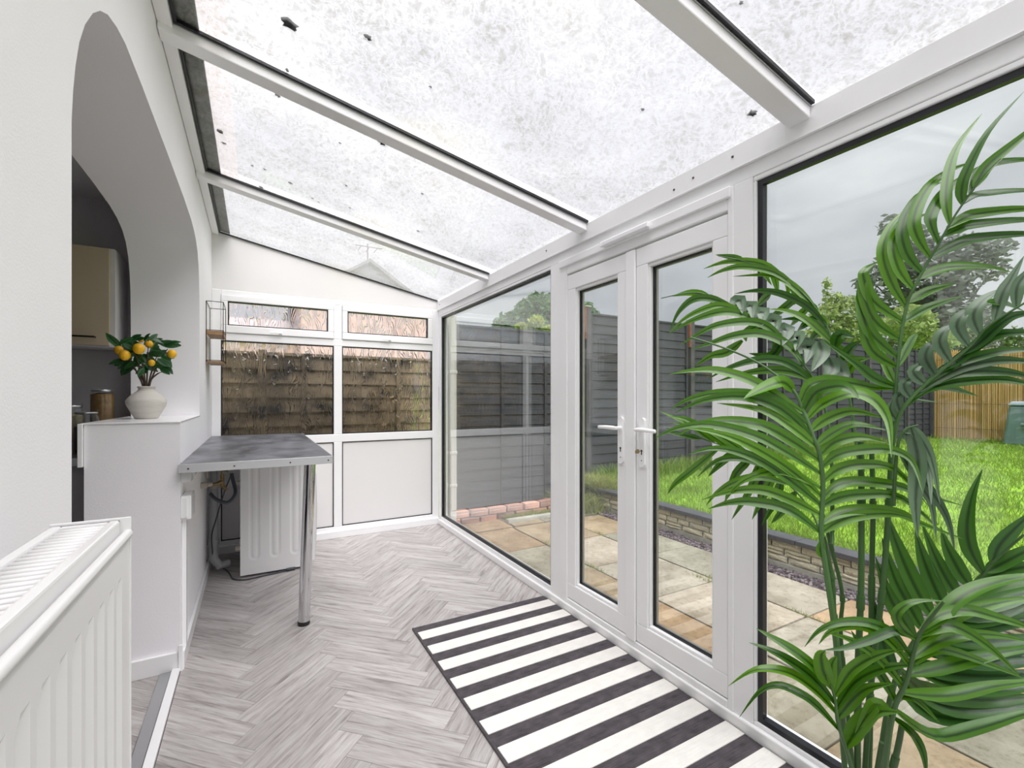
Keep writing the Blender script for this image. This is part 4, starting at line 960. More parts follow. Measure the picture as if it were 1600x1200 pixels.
# ---- fence along the left boundary
fn = thing('garden_fence', (8, 5.05, 0), 'tall charcoal-painted overlapping board fence along the left of the garden', 'fence')
brd = MB(); brd.hexa([(-.5, -.010, 0), (.5, -.010, 0), (.5, .004, 0), (-.5, .004, 0)], [(-.5, .004, .15), (.5, .004, .15), (.5, .011, .15), (-.5, .011, .15)])
brm = brd.mesh('board'); brm.materials.append(M['fence'])
brb = brm.copy(); brb.materials.clear(); brb.materials.append(M['fence_brown'])
def fence_panel(par, me, x0, x1, y, zb, zt, bats, bm_):
    n = int(round((zt-zb)/.132)); h = (zt-zb)/n
    for i in range(n): inst('board', me, ((x0+x1)/2, y, zb+i*h), par, (0, rs.uniform(-.003, .003), 0), (x1-x0, 1, 1.0 if i < n-1 else .9))
    for b in bats: MB().box(b-.02, b+.02, y-.030, y-.0105, zb, zt+.004).build('batten', bm_, par)
    MB().box(x0, x1, y-.016, y+.026, zt+.0, zt+.022).build('top_rail', bm_, par)
posts = [2.00, 3.97, 6.05, 7.95, 9.85, 11.75, 13.6, 14.98]
for i in range(len(posts)-1):
    a, b = posts[i]+.05, posts[i+1]-.05; zt = 2.09 if i == 0 else 2.40
    fence_panel(fn, brm, a, b, 5.04, (-.14 if i == 0 else .08), zt, [a+.03, a+(b-a)*.33, a+(b-a)*.67, b-.03], M['fence'])
for i, p in enumerate(posts):
    top = {0: 2.10, 1: 2.49, 2: 2.47}.get(i, 2.42)
    po = MB().box(p-.035, p+.047, 4.975, 5.06, -.1, top).build('post', M['post'], fn)
    if i in (1, 2): MB().box(p-.048, p-.0352, 4.976, 5.058, 2.05, top-.004).build('bare_timber_face', M['rust'], po)
    if i in (1, 2): MB().box(p-.05, p+.05, 4.97, 5.065, top, top+.018).build('post_cap', M['concrete'], po)
# brown fence behind the patterned windows
fb = thing('brown_fence', (.1, 4.95, 0), 'weathered brown board fence close behind the patterned end windows', 'fence')
fence_panel(fb, brb, -1.75, .02, 4.95, ZP, 1.66, [-1.2, -.45], M['fence_brown'])
fence_panel(fb, brb, .10, 1.72, 4.95, ZP, 1.66, [.42, 1.35], M['fence_brown'])
MB().box(.02, .10, 4.90, 4.98, ZP-.1, 1.70).build('post', M['fence_brown'], fb)
tag(MB().box(-4, 1.62, YE+.08, 5.3, ZP-.15, ZP-.02).build('side_path', M['concrete'], kind='structure'), 'concrete side path', 'path', kind='structure')
# climbing stems on the brown fence
iv = MB(); ri = random.Random(8)
for i in range(260):
    x = ri.gauss(1.18, .10); z = ri.uniform(-.1, 1.35); y = 4.93-ri.uniform(.0, .08); s = ri.uniform(.015, .035)
    a = Vector((ri.gauss(0, 1), ri.gauss(0, .5), ri.gauss(0, 1))).normalized()*s; b = a.cross(Vector((ri.gauss(0, 1), ri.gauss(0, 1), ri.gauss(0, 1)))).normalized()*s*.6
    c = Vector((x, y, z)); iv.add([c-a, c+b, c+a, c-b], [(0, 1, 2, 3)])
tag(iv.build('climbing_plant', M['birch_twig']), 'thin climbing plant on the brown fence behind the right patterned window', 'plant', kind='stuff')

# cream downpipe and gutter brackets outside
dp = thing('downpipe', (1.80, 4.50, ZP), 'cream square downpipe outside the far corner of the glazing', 'downpipe')
MB().box(1.765, 1.835, 4.47, 4.535, ZP-.02, 2.10).build('pipe', M['creampipe'], dp, bevel=.006)
for z in (.32, .66, 1.5): MB().box(1.758, 1.842, 4.465, 4.541, z, z+.03).build('pipe_clip', M['creampipe'], dp, bevel=.004)
gt = thing('gutter', (1.80, 1.8, 2.13), 'white half-round gutter on brackets outside along the eaves', 'gutter')
pr = [(.055*cos(pi+pi*k/12), .055*sin(pi+pi*k/12)) for k in range(13)]+[(.050*cos(2*pi-pi*k/12), .050*sin(2*pi-pi*k/12)) for k in range(13)]
MB().prism(pr, lambda u, v, a: (1.80+u, a, 2.195+v), YB-.1, 4.6).build('channel', M['gutter'], gt)
for y in (.80, 2.72, 3.86, 4.08, -.2, 1.75):
    z0 = 2.195
    pr2 = [(.062*cos(pi+pi*k/8), .062*sin(pi+pi*k/8)) for k in range(9)]+[(.056*cos(2*pi-pi*k/8), .056*sin(2*pi-pi*k/8)) for k in range(9)]
    br_ = MB().prism(pr2, lambda u, v, a: (1.80+u, a, z0+v), y-.025, y+.025); br_.ball((1.775, y, 2.128), .020, 10, 8); br_.box(XR+.072, 1.75, y-.012, y+.012, 2.15, 2.20)
    br_.build('gutter_bracket', M['gutter'], gt)

# bamboo screen at the end of the garden
bs = thing('reed_screen', (15.1, -3, .2), 'golden reed screening across the end of the garden', 'screen')
rm = MB(); rr = random.Random(2)
for i in range(3600):
    y = rr.uniform(-11, 5.25); h = 2.36+rr.uniform(-.05, .07); w_ = rr.uniform(.004, .009); x = 15.08+rr.uniform(-.02, .02); l = rr.uniform(-.02, .02)
    rm.add([(x, y-w_, .18), (x-.006, y, .18), (x, y+w_, .18), (x, y-w_+l, h), (x-.006, y+l, h), (x, y+w_+l, h)], [(0, 1, 4, 3), (1, 2, 5, 4), (0, 3, 5, 2)])
o = rm.build('canes', M['reed'], bs); o['kind'] = 'stuff'
MB().box(15.12, 15.16, -11, 5.3, .1, 2.30).build('backing', M['canebacking'], bs)
for z in (.5, 1.1, 1.7, 2.2): MB().tube([(15.05, -11, z), (15.05, 5.2, z)], .003, 5).build('binding_wire', M['screw'], bs)
# compost bin
cb_ = thing('compost_bin', (13.7, 3.0, .23), 'grey-green plastic compost bin in front of the reed screen', 'bin')
q = at(1622, 690, 9.8); bx_, by_ = q.x, q.y; bz_ = lz(bx_, by_)-.01
def sq(r_, z): return [(bx_-r_, by_-r_, z), (bx_+r_, by_-r_, z), (bx_+r_, by_+r_, z), (bx_-r_, by_+r_, z)]
MB().hexa(sq(.44, bz_), sq(.36, bz_+.86)).build('bin_body', M['bin'], cb_, bevel=.05)
MB().hexa(sq(.38, bz_+.8605), sq(.33, bz_+.95)).build('bin_lid', M['binlid'], cb_, bevel=.03)
MB().box(bx_-.47, bx_-.40, by_-.15, by_+.15, bz_+.45, bz_+.49).build('bin_handle', M['binlid'], cb_, bevel=.01)

# ---- trees and hedge
def crown(name, par, blobs, n, size, m, seed, flat=.8, droop=0):
    mb = MB(); r_ = random.Random(seed); tot = sum(b[3]*b[4]*b[5] for b in blobs)
    for (cx, cy_, cz, a, b, c) in blobs:
        for i in range(int(n*a*b*c/tot)+20):
            d = Vector((r_.gauss(0, 1), r_.gauss(0, 1), r_.gauss(0, 1))).normalized(); k = r_.uniform(.55, 1.08)
            p = Vector((cx+d.x*a*k, cy_+d.y*b*k, cz+d.z*c*k)); s = size*r_.uniform(.6, 1.4)
            u = Vector((r_.gauss(0, 1), r_.gauss(0, 1), r_.gauss(0, flat))).normalized()*s; v = u.cross(Vector((r_.gauss(0, 1), r_.gauss(0, 1), r_.gauss(0, 1)))).normalized()*s*.5
            if droop: u.z -= droop*s
            mb.add([p-u, p+v, p+u, p-v], [(0, 1, 2, 3)])
    o = mb.build(name, m, par); o['kind'] = 'stuff'; return o
def tree(nm, label, P, trunk_h, tr, blobs, n, size, m, seed, group=None, **k):
    t = thing(nm, (P.x, P.y, 0), label, 'tree', group)
    tb = MB().tube([(P.x, P.y, 0), (P.x+.05, P.y, trunk_h*.5), (P.x, P.y, trunk_h)], [tr, tr*.8, tr*.5], 8)
    rb = random.Random(seed)
    for b in blobs:
        tb.tube([(P.x, P.y, trunk_h*rb.uniform(.45, .9)), (b[0], b[1], b[2]+b[5]*.2)], [tr*.35, tr*.08], 5)
    tb.build('trunk', M['bark'], t); crown('foliage', t, blobs, n, size, m, seed, **k); return t
def B(px, py, d, rx, rz): p = at(px, py, d); return (p.x, p.y, p.z, rx*d/FPX, rx*d/FPX*.8, rz*d/FPX)
D = 24
P = at(858, 600, D); tree('broadleaf_tree', 'rounded dark green tree rising behind the near fence panels', P, 4.0, .25,
    [B(858, 500, D, 60, 36), B(805, 508, D, 34, 20), B(905, 500, D, 34, 28), B(850, 482, D, 36, 22), B(880, 478, D, 26, 20), B(925, 512, D, 20, 18), B(780, 516, D, 18, 9)], 9000, .16, M['tree_a'], 1)
D = 7.5
P = at(835, 560, D); tree('yellow_green_shrub', 'yellow-green shoots just showing over the fence top', P, 1.9, .03, [B(815, 510, D, 12, 6), B(838, 503, D, 13, 10), B(858, 513, D, 12, 5)], 500, .035, M['tree_b'], 2)
D = 26
P = at(1475, 600, D)
bl = [B(1470, 500, D, 80, 40), B(1455, 440, D, 70, 40), B(1480, 400, D, 60, 30), B(1530, 400, D, 44, 22), B(1565, 385, D, 22, 10), B(1400, 420, D, 40, 24), B(1360, 440, D, 28, 14), B(1420, 375, D, 34, 22), B(1390, 350, D, 22, 14), B(1550, 425, D, 26, 14), B(1370, 480, D, 30, 26), B(1330, 470, D, 14, 10)]
tree('cedar_tree', 'tall dark feathery conifer behind the palm, right of the doors', P, 8.5, .3, bl, 5200, .20, M['tree_c'], 3, flat=.3)
D = 17
P = at(1310, 600, D)
tree('spring_tree', 'small pale green tree just coming into leaf beside the conifer', P, 3.6, .07, [B(1290, 500, D, 26, 30), B(1325, 490, D, 26, 26), B(1292, 455, D, 10, 20), B(1340, 520, D, 34, 20), B(1270, 530, D, 22, 20), B(1306, 470, D, 14, 14), B(1420, 505, D, 40, 26), B(1460, 530, D, 40, 16)], 3600, .10, M['tree_d'], 4)
D = 18.5
hd = thing('hedge', (16, 0, 0), 'mixed green hedge above the reed screen', 'hedge')
crown('foliage', hd, [B(x, 545, D, 34, 20) for x in range(1290, 1900, 38)]+[B(x, 524, D, 24, 12) for x in range(1480, 1900, 50)], 9000, .10, M['hedge'], 6)
MB().tube([(15.6, 4, .0), (15.6, 4, 2.0)], .05, 6).tube([(16.4, 1, .0), (16.4, 1, 2.0)], .05, 6).build('stems', M['bark'], hd)
tag(crown('far_trees', None, [B(x, 606, 60, 60, 34) for x in range(1200, 2200, 80)]+[B(x, 640, 60, 60, 40) for x in range(500, 1200, 90)], 9000, .45, M['tree_a'], 9), 'distant line of trees beyond the gardens', 'trees', kind='stuff')
tag(MB().box(-60, 90, 5.35, 90, -.4, -.2).box(16.1, 90, -60, 5.34, -.4, -.2).build('neighbouring_ground', M['lawn'], kind='structure'), 'ground of the neighbouring gardens', 'ground', kind='structure')
# neighbour's house seen through the end windows and the roof
nh = thing('neighbour_house', (3.8, 18, 0), 'pink brick house with a grey gable behind the end windows', 'house')
YH = 18
gab = [(1.45, -.2), (6.1, -.2), (6.1, 4.85), (3.8, 6.35), (1.45, 4.85)]
MB().prism(gab, lambda u, v, a: (u, a, v), YH, YH+7).build('gable_wall', M['housewall'], nh)
MB().prism([(1.1, 4.62), (1.45, 4.85), (3.8, 6.38), (6.1, 4.85), (6.45, 4.62), (6.45, 4.75), (3.8, 6.50), (1.1, 4.75)], lambda u, v, a: (u, a, v), YH-.25, YH+7.2).build('roof', M['rooftile'], nh)
MB().prism([(2.0, 5.0), (5.6, 5.0), (3.8, 6.3)], lambda u, v, a: (u, a, v), YH-.08, YH-.01).build('gable_cladding', M['rooftile'], nh)
MB().box(-3.0, 1.44, YH+1, YH+6, -.2, 3.4).build('side_wing', M['housewall'], nh)
MB().hexa([(-3.2, YH+.7, 3.401), (1.44, YH+.7, 3.401), (1.44, YH+6.2, 3.401), (-3.2, YH+6.2, 3.401)], [(-2.0, YH+2.4, 4.3), (1.44, YH+2.4, 4.3), (1.44, YH+4.6, 4.3), (-2.0, YH+4.6, 4.3)]).build('side_roof', M['paleroof'], nh)
MB().tube([(3.75, YH, 6.4), (3.75, YH, 7.1)], .025, 6).tube([(3.3, YH, 7.0), (4.3, YH, 7.0)], .02, 6).tube([(3.45, YH-.3, 6.9), (3.45, YH+.3, 6.9)], .015, 6).tube([(3.75, YH-.3, 6.9), (3.75, YH+.3, 6.9)], .015, 6).tube([(4.05, YH-.3, 6.9), (4.05, YH+.3, 6.9)], .015, 6).build('aerial', M['screw'], nh)


# ================================================================== the palm
PX, PY = 1.13, .50
palm = thing('potted_palm', (PX, PY, 0), 'tall artificial palm with arching green fronds in front of the right-hand window', 'plant')
MB().lathe([(.11, .0), (.12, .005), (.15, .24), (.158, .25), (.158, .27), (.146, .27), (.14, .235), (.001, .23)], (PX, PY, 0), 32).build('pot', M['pot'], palm, smooth=True)
MB().lathe([(.139, .0), (.12, .012), (.05, .02), (.001, .02)], (PX, PY, .232), 24).build('soil', M['soil'], palm, smooth=True)
def inroom(p):
    if p.x > 1.55:
        k = 1.55/p.x; q = Vector((0, 0, H)); return q+(p-q)*k
    return p
rp_ = random.Random(21)
def catmull(P, n):
    return smoothpts(P, n)
def leaflet(P, w, par, m, nrm, fold=.16):
    """blade swept along a curve; P world points, w full width in metres, nrm = the way the flat side looks"""
    C = catmull(P, 4); mb = MB(); mb.uv = []; n = len(C)
    for i, c in enumerate(C):
        t = i/(n-1); tg = (C[min(i+1, n-1)]-C[max(i-1, 0)]).normalized()
        nn = nrm-tg*nrm.dot(tg)
        if nn.length < .05: nn = tg.orthogonal()
        nn.normalize(); s = tg.cross(nn)
        ww = min(w*.76, .036)*(.30+.70*min(1, t/.22))*(1 if t < .45 else max(.03, (1-((t-.45)/.55)**1.3)))
        for k, uu in ((-1, 0), (0, .5), (1, 1)):
            mb.v.append(tuple(c+s*(ww*.5*k)+nn*(-fold*ww*(1-abs(k))))); mb.uv.append((uu, t))
    for i in range(n-1):
        for k in range(2): a = i*3+k; mb.f.append((a, a+1, a+4, a+3))
    return mb.build('leaflet', m, par, smooth=True)
def frond(depth, rach, leaves, m, w=21, stem_r=.0045, nrm=None, taper=.35):
    """rach: [(px, py, d)]; leaves: (dtip, wscale, (x, y), (x, y), ...) start to tip"""
    R = [inroom(at(*p)) for p in rach]; C = catmull(R, 5); n = len(C)
    fr = MB().tube(C, [stem_r*(1-(1-taper)*i/(n-1)) for i in range(n)], 8).build('frond', M['stem'], palm, smooth=True)
    pix = [((0, 0), c) for c in C]
    for lf in leaves:
        dt, ws = lf[0], lf[1]; pts = lf[2:]
        # depth of the start: nearest rachis sample in view
        best = None
        for c in C:
            v = c-Vector((0, 0, H)); z = v.x*sin(YAW)+v.y*cos(YAW); xr = v.x*cos(YAW)-v.y*sin(YAW)
            qx, qy = 800+FPX*xr/z, Y0-FPX*v.z/z; dd = (qx-pts[0][0])**2+(qy-pts[0][1])**2
            if best is None or dd < best[0]: best = (dd, z, c)
        d0 = best[1]; L = [0]
        for a, b in zip(pts, pts[1:]): L.append(L[-1]+sqrt((a[0]-b[0])**2+(a[1]-b[1])**2))
        P = [inroom(at(p[0], p[1], d0+dt*(l/L[-1])**1.3)) for p, l in zip(pts, L)]
        if best[0] < 900: P[0] = best[2].copy()
        nn = (Vector((0, 0, H))-P[len(P)//2]).normalized()+Vector((rp_.uniform(-.35, .35), rp_.uniform(-.35, .35), .35+rp_.uniform(-.25, .25)))
        leaflet(P, abs(ws)*w*d0/FPX, fr, M['palm_grey'] if ws < 0 else m, nn)
    return fr
# 1. upright frond in the middle right
frond(1.0, [(1394, 705, 1.0), (1399, 620, 1.0), (1405, 545, 1.0), (1416, 480, 1.0), (1427, 452, .99), (1450, 409, .98), (1467, 381, .97), (1484, 350, .96), (1504, 319, .95), (1535, 276, .93), (1563, 248, .92)], [
    (.05, 1, (1413, 477), (1392, 440), (1379, 395), (1388, 360), (1405, 338), (1430, 316)), (.05, 1, (1426, 455), (1405, 420), (1396, 381), (1412, 352), (1464, 327)),
    (.05, 1, (1437, 429), (1417, 395), (1410, 353), (1433, 307), (1476, 282)), (.05, 1.05, (1451, 402), (1434, 370), (1429, 338), (1450, 293), (1485, 266), (1524, 252)),
    (.05, 1, (1467, 378), (1455, 350), (1456, 333), (1472, 305), (1495, 285), (1540, 258), (1583, 248)), (.08, .9, (1483, 348), (1478, 310), (1484, 262), (1500, 222), (1535, 177)),
    (-.02, .9, (1500, 321), (1502, 298), (1510, 268), (1544, 205), (1600, 143)), (-.02, 1, (1524, 293), (1532, 275), (1549, 253), (1600, 211), (1650, 168)),
    (-.02, 1, (1436, 440), (1462, 422), (1493, 415), (1540, 416), (1580, 425)), (0, .9, (1425, 472), (1455, 452), (1495, 443)), (0, .9, (1410, 507), (1450, 479), (1507, 462)),
    (-.02, 1, (1461, 406), (1490, 384), (1521, 372), (1600, 365), (1655, 370)), (-.02, 1, (1476, 372), (1500, 356), (1521, 350), (1600, 343), (1650, 348)),
    (-.02, 1, (1484, 355), (1506, 340), (1529, 333), (1600, 326), (1650, 332)), (-.02, 1, (1504, 316), (1520, 306), (1545, 301), (1600, 297), (1655, 300)),
    (0, .9, (1512, 300), (1530, 270), (1552, 255), (1600, 249), (1640, 252)),
    (.05, 1, (1407, 507), (1365, 470), (1350, 435), (1352, 420), (1382, 405)), (.05, 1, (1402, 527), (1365, 499), (1348, 451), (1355, 425), (1373, 408)),
    (.05, 1, (1400, 556), (1358, 516), (1344, 465), (1348, 430)), (.05, 1, (1399, 581), (1362, 547), (1347, 500), (1343, 450)), (.05, .95, (1396, 604), (1366, 590), (1337, 567), (1283, 530)),
    (.1, .7, (1403, 570), (1425, 530), (1433, 522)), (.1, .7, (1397, 600), (1380, 560), (1378, 530))], M['palm'], 22, .0042)
# 2. frond leaning out to the right
frond(1.0, [(1391, 720, .99), (1402, 658, .98), (1416, 632, .97), (1439, 607, .96), (1478, 573, .94), (1515, 542, .92), (1544, 510, .90), (1600, 474, .87), (1660, 440, .84)], [
    (.0, -.8, (1400, 660), (1391, 640), (1395, 624)), (.0, -.9, (1407, 644), (1402, 622), (1415, 612)), (.0, -1, (1422, 624), (1413, 600), (1430, 588)), (.0, -1, (1444, 604), (1427, 580), (1445, 566)),
    (.0, -1.1, (1463, 584), (1446, 560), (1452, 540), (1469, 530)), (.0, -1.1, (1483, 563), (1468, 535), (1476, 515), (1496, 505)), (.0, -1.2, (1507, 540), (1496, 510), (1505, 490), (1527, 479)),
    (.0, -1.2, (1529, 519), (1521, 490), (1540, 465), (1575, 448)), (.0, -1.0, (1556, 500), (1566, 460), (1580, 435), (1600, 400)), (.0, -1.0, (1585, 483), (1590, 450), (1602, 430), (1620, 410)),
    (-.08, 1, (1439, 607), (1475, 578), (1512, 561), (1560, 549), (1600, 546), (1640, 550)), (-.08, 1, (1430, 613), (1470, 588), (1512, 571), (1560, 563), (1600, 564), (1640, 572)),
    (-.08, 1, (1422, 622), (1465, 592), (1507, 581), (1560, 580), (1600, 586), (1640, 598)), (-.08, 1, (1412, 634), (1445, 608), (1507, 595), (1560, 592), (1600, 598), (1640, 610)),
    (-.1, 1, (1470, 580), (1500, 560), (1550, 525), (1600, 519), (1650, 520)), (-.1, 1, (1500, 555), (1530, 535), (1570, 500), (1600, 490), (1650, 488)),
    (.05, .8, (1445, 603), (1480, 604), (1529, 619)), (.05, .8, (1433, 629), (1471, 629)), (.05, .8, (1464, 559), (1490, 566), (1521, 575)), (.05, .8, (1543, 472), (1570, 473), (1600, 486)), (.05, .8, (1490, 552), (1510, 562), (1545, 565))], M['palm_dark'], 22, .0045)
# 3. two fronds arching to the left, top
frond(1.2, [(1345, 745, 1.02), (1332, 650, 1.08), (1318, 575, 1.12), (1301, 537, 1.15), (1292, 510, 1.17), (1261, 465, 1.2), (1218, 431, 1.24), (1162, 408, 1.28), (1122, 400, 1.3)], [
    (.12, .8, (1292, 510), (1261, 478), (1218, 458), (1180, 454), (1148, 459)), (.12, .8, (1275, 482), (1240, 447), (1204, 430), (1145, 432)), (.12, .8, (1247, 450), (1210, 425), (1162, 416), (1130, 422), (1105, 434)),
    (.1, .8, (1232, 440), (1190, 412), (1140, 408), (1099, 420)), (.05, .7, (1162, 408), (1145, 402), (1118, 398)), (.08, .8, (1303, 539), (1261, 500), (1230, 486), (1201, 483)), (.08, .9, (1301, 537), (1275, 507), (1250, 498), (1218, 499)),
    (.05, .6, (1284, 495), (1290, 502), (1292, 512)), (.05, .7, (1270, 474), (1274, 490), (1271, 508)), (.05, .7, (1255, 458), (1260, 474), (1258, 488)), (.05, .7, (1241, 446), (1244, 462), (1241, 477)), (.05, .7, (1224, 434), (1232, 450), (1230, 468)), (.05, .7, (1204, 425), (1212, 442), (1216, 462)), (.05, .7, (1180, 414), (1196, 430), (1206, 446)),
    (.10, .9, (1204, 460), (1192, 468), (1182, 480)), (.1, .9, (1235, 476), (1218, 486), (1200, 496)), (.1, .9, (1250, 490), (1240, 502), (1228, 514)), (.1, .9, (1268, 498), (1255, 508), (1245, 518)), (.1, .9, (1280, 512), (1270, 526), (1262, 540)),
    (-.05, 1.2, (1301, 545), (1312, 522), (1336, 528)), (-.05, 1.2, (1312, 570), (1328, 545), (1345, 533)), (-.05, 1, (1320, 590), (1336, 565), (1360, 560)), (.05, .9, (1301, 537), (1330, 560), (1396, 612))], M['palm'], 19, .0035)
frond(1.12, [(1300, 850, .98), (1300, 740, 1.03), (1294, 660, 1.07), (1274, 597, 1.1), (1230, 539, 1.14), (1196, 510, 1.17), (1162, 488, 1.2), (1114, 464, 1.24), (1080, 457, 1.26), (1033, 466, 1.28)], [
    (.1, .9, (1230, 537), (1200, 510), (1167, 502), (1120, 508), (1090, 522), (1062, 540)), (.1, 1, (1262, 577), (1230, 538), (1190, 521), (1147, 524), (1110, 536), (1080, 546)),
    (.1, .9, (1272, 590), (1232, 567), (1190, 561), (1140, 574), (1105, 593)), (.1, .9, (1274, 598), (1242, 582), (1204, 578), (1160, 584), (1118, 597)), (.1, .9, (1180, 500), (1150, 488), (1119, 488), (1078, 502), (1044, 522)),
    (.08, .8, (1162, 488), (1140, 480), (1114, 478), (1075, 494), (1045, 519)), (.08, .8, (1139, 476), (1110, 466), (1082, 468), (1060, 488), (1047, 516)), (.05, .7, (1110, 463), (1080, 457), (1050, 463)),
    (-.03, -1.3, (1150, 470), (1156, 468), (1160, 490)), (-.03, -1.3, (1165, 476), (1174, 476), (1176, 500)), (-.03, -1.6, (1184, 482), (1192, 486), (1190, 510)), (-.03, -1.7, (1202, 494), (1211, 500), (1206, 528)), (-.03, -1.9, (1222, 508), (1231, 514), (1222, 540)),
    (-.03, -2.0, (1238, 516), (1247, 524), (1243, 548)), (-.03, -2.0, (1258, 528), (1266, 540), (1258, 568)), (-.03, -2.0, (1280, 532), (1284, 552), (1268, 580)), (-.03, -1.4, (1296, 558), (1300, 578), (1284, 594)), (-.03, -1.4, (1304, 560), (1316, 585), (1306, 600)),
    (.08, .9, (1220, 530), (1205, 555), (1170, 552)), (.08, 1, (1160, 532), (1135, 550), (1110, 556), (1085, 573)), (.05, .9, (1185, 505), (1165, 520), (1166, 534)), (.05, .9, (1215, 528), (1212, 550), (1203, 570)), (.06, .9, (1128, 470), (1110, 478), (1102, 482))], M['palm'], 20, .004)
# 4. main left frond, full face to the room
frond(1.0, [(1318, 1150, .96), (1306, 1000, .96), (1292, 900, .97), (1283, 833, .98), (1286, 765, .99), (1281, 712, 1.0), (1272, 686, 1.01), (1261, 655, 1.03), (1252, 635, 1.05), (1241, 612, 1.06), (1218, 590, 1.08), (1179, 564, 1.1), (1130, 543, 1.12), (1079, 527, 1.14)], [
    (.12, 1, (1254, 650), (1215, 618), (1170, 592), (1120, 578), (1080, 579), (1045, 585)), (.12, 1.05, (1268, 668), (1225, 634), (1180, 617), (1120, 614), (1075, 624), (1048, 640)), (.1, 1, (1272, 684), (1220, 638), (1160, 619), (1100, 625), (1055, 645)),
    (.08, 1, (1275, 700), (1240, 668), (1190, 640), (1120, 630)), (.1, 1.15, (1281, 722), (1240, 690), (1190, 664), (1128, 657), (1090, 664), (1060, 680)), (.08, 1, (1280, 746), (1230, 706), (1180, 680), (1110, 663), (1060, 668), (1022, 685)),
    (.06, 1, (1284, 775), (1230, 730), (1170, 694), (1120, 676), (1070, 668)), (.06, 1, (1283, 790), (1235, 750), (1180, 715), (1120, 700), (1075, 710)), (.08, 1, (1281, 812), (1235, 780), (1189, 765), (1140, 768), (1097, 781)), (.08, 1, (1281, 828), (1235, 797), (1180, 784), (1140, 785), (1107, 795)),
    (.06, .9, (1283, 760), (1240, 740), (1200, 736), (1155, 755), (1128, 790)),
    (-.05, 1.15, (1248, 630), (1264, 603), (1290, 595), (1330, 598), (1370, 606), (1409, 606)), (-.1, 1.2, (1254, 642), (1275, 612), (1310, 602), (1330, 610), (1342, 624)), (-.15, 1.25, (1260, 658), (1285, 630), (1330, 613), (1366, 624), (1388, 658), (1393, 715)),
    (-.05, 1, (1268, 675), (1290, 655), (1330, 642), (1378, 652)), (-.05, 1, (1277, 696), (1300, 676), (1335, 662), (1385, 672)), (-.05, 1.05, (1283, 712), (1305, 690), (1345, 682), (1387, 692)),
    (-.12, 1, (1285, 732), (1305, 712), (1340, 703), (1390, 702), (1425, 720), (1442, 770)), (-.08, 1, (1286, 752), (1310, 733), (1350, 725), (1400, 734), (1450, 790)), (-.05, 1, (1286, 772), (1310, 757), (1345, 752), (1400, 758), (1440, 772), (1505, 790)), (-.08, 1, (1286, 795), (1310, 778), (1350, 772), (1410, 778), (1478, 838)),
    (-.05, 1.05, (1286, 818), (1310, 802), (1345, 796), (1400, 800), (1440, 818), (1505, 842)), (-.04, 1.0, (1285, 836), (1310, 815), (1345, 805), (1395, 803), (1430, 812)), (-.05, 1.3, (1241, 614), (1225, 596), (1205, 600), (1180, 612), (1162, 623)), (.0, .8, (1292, 870), (1282, 858), (1286, 840))], M['palm'], 22, .0062)
# silver-backed blades hanging at the right of the main frond
frond(.95, [(1396, 790, .95), (1402, 700, .94), (1415, 672, .93), (1435, 664, .92)], [
    (-.05, 1, (1398, 663), (1430, 675), (1455, 715), (1469, 789)), (-.05, 1, (1400, 668), (1425, 690), (1440, 730), (1435, 775), (1431, 830)), (-.05, .8, (1410, 675), (1440, 700), (1452, 740), (1455, 790)), (-.05, .8, (1405, 700), (1440, 760), (1456, 790), (1463, 845)),
    (-.05, 1.5, (1425, 672), (1434, 720), (1430, 780), (1434, 840)), (-.04, .8, (1408, 700), (1450, 760), (1480, 810), (1492, 862))], M['palm_grey'], 20, .004)
# 5. low frond at the left
frond(.9, [(1345, 1290, .95), (1329, 1195, .93), (1310, 1132, .91), (1305, 1094, .9), (1298, 1070, .9)], [
    (.06, 1, (1300, 1079), (1270, 1040), (1237, 1014), (1205, 995), (1182, 982)), (.06, 1, (1305, 1098), (1270, 1058), (1233, 1031), (1200, 1014), (1170, 1004)), (.06, 1, (1308, 1118), (1275, 1078), (1237, 1052), (1200, 1044), (1170, 1050), (1138, 1072)),
    (.06, 1, (1313, 1137), (1280, 1105), (1252, 1084), (1215, 1070), (1185, 1082), (1155, 1121)), (0, 1.5, (1298, 1075), (1287, 1050), (1283, 1025), (1290, 1017)), (-.05, 1.1, (1308, 1090), (1325, 1052), (1349, 1033), (1382, 1020), (1416, 1014)),
    (-.06, 1.1, (1308, 1105), (1330, 1070), (1360, 1050), (1400, 1040), (1440, 1040)), (-.06, 1.2, (1311, 1125), (1330, 1095), (1355, 1075), (1397, 1068)), (-.06, 1.7, (1325, 1170), (1340, 1135), (1368, 1112), (1407, 1113)), (0, .9, (1299, 1078), (1300, 1040), (1308, 1025))], M['palm'], 21, .0052)
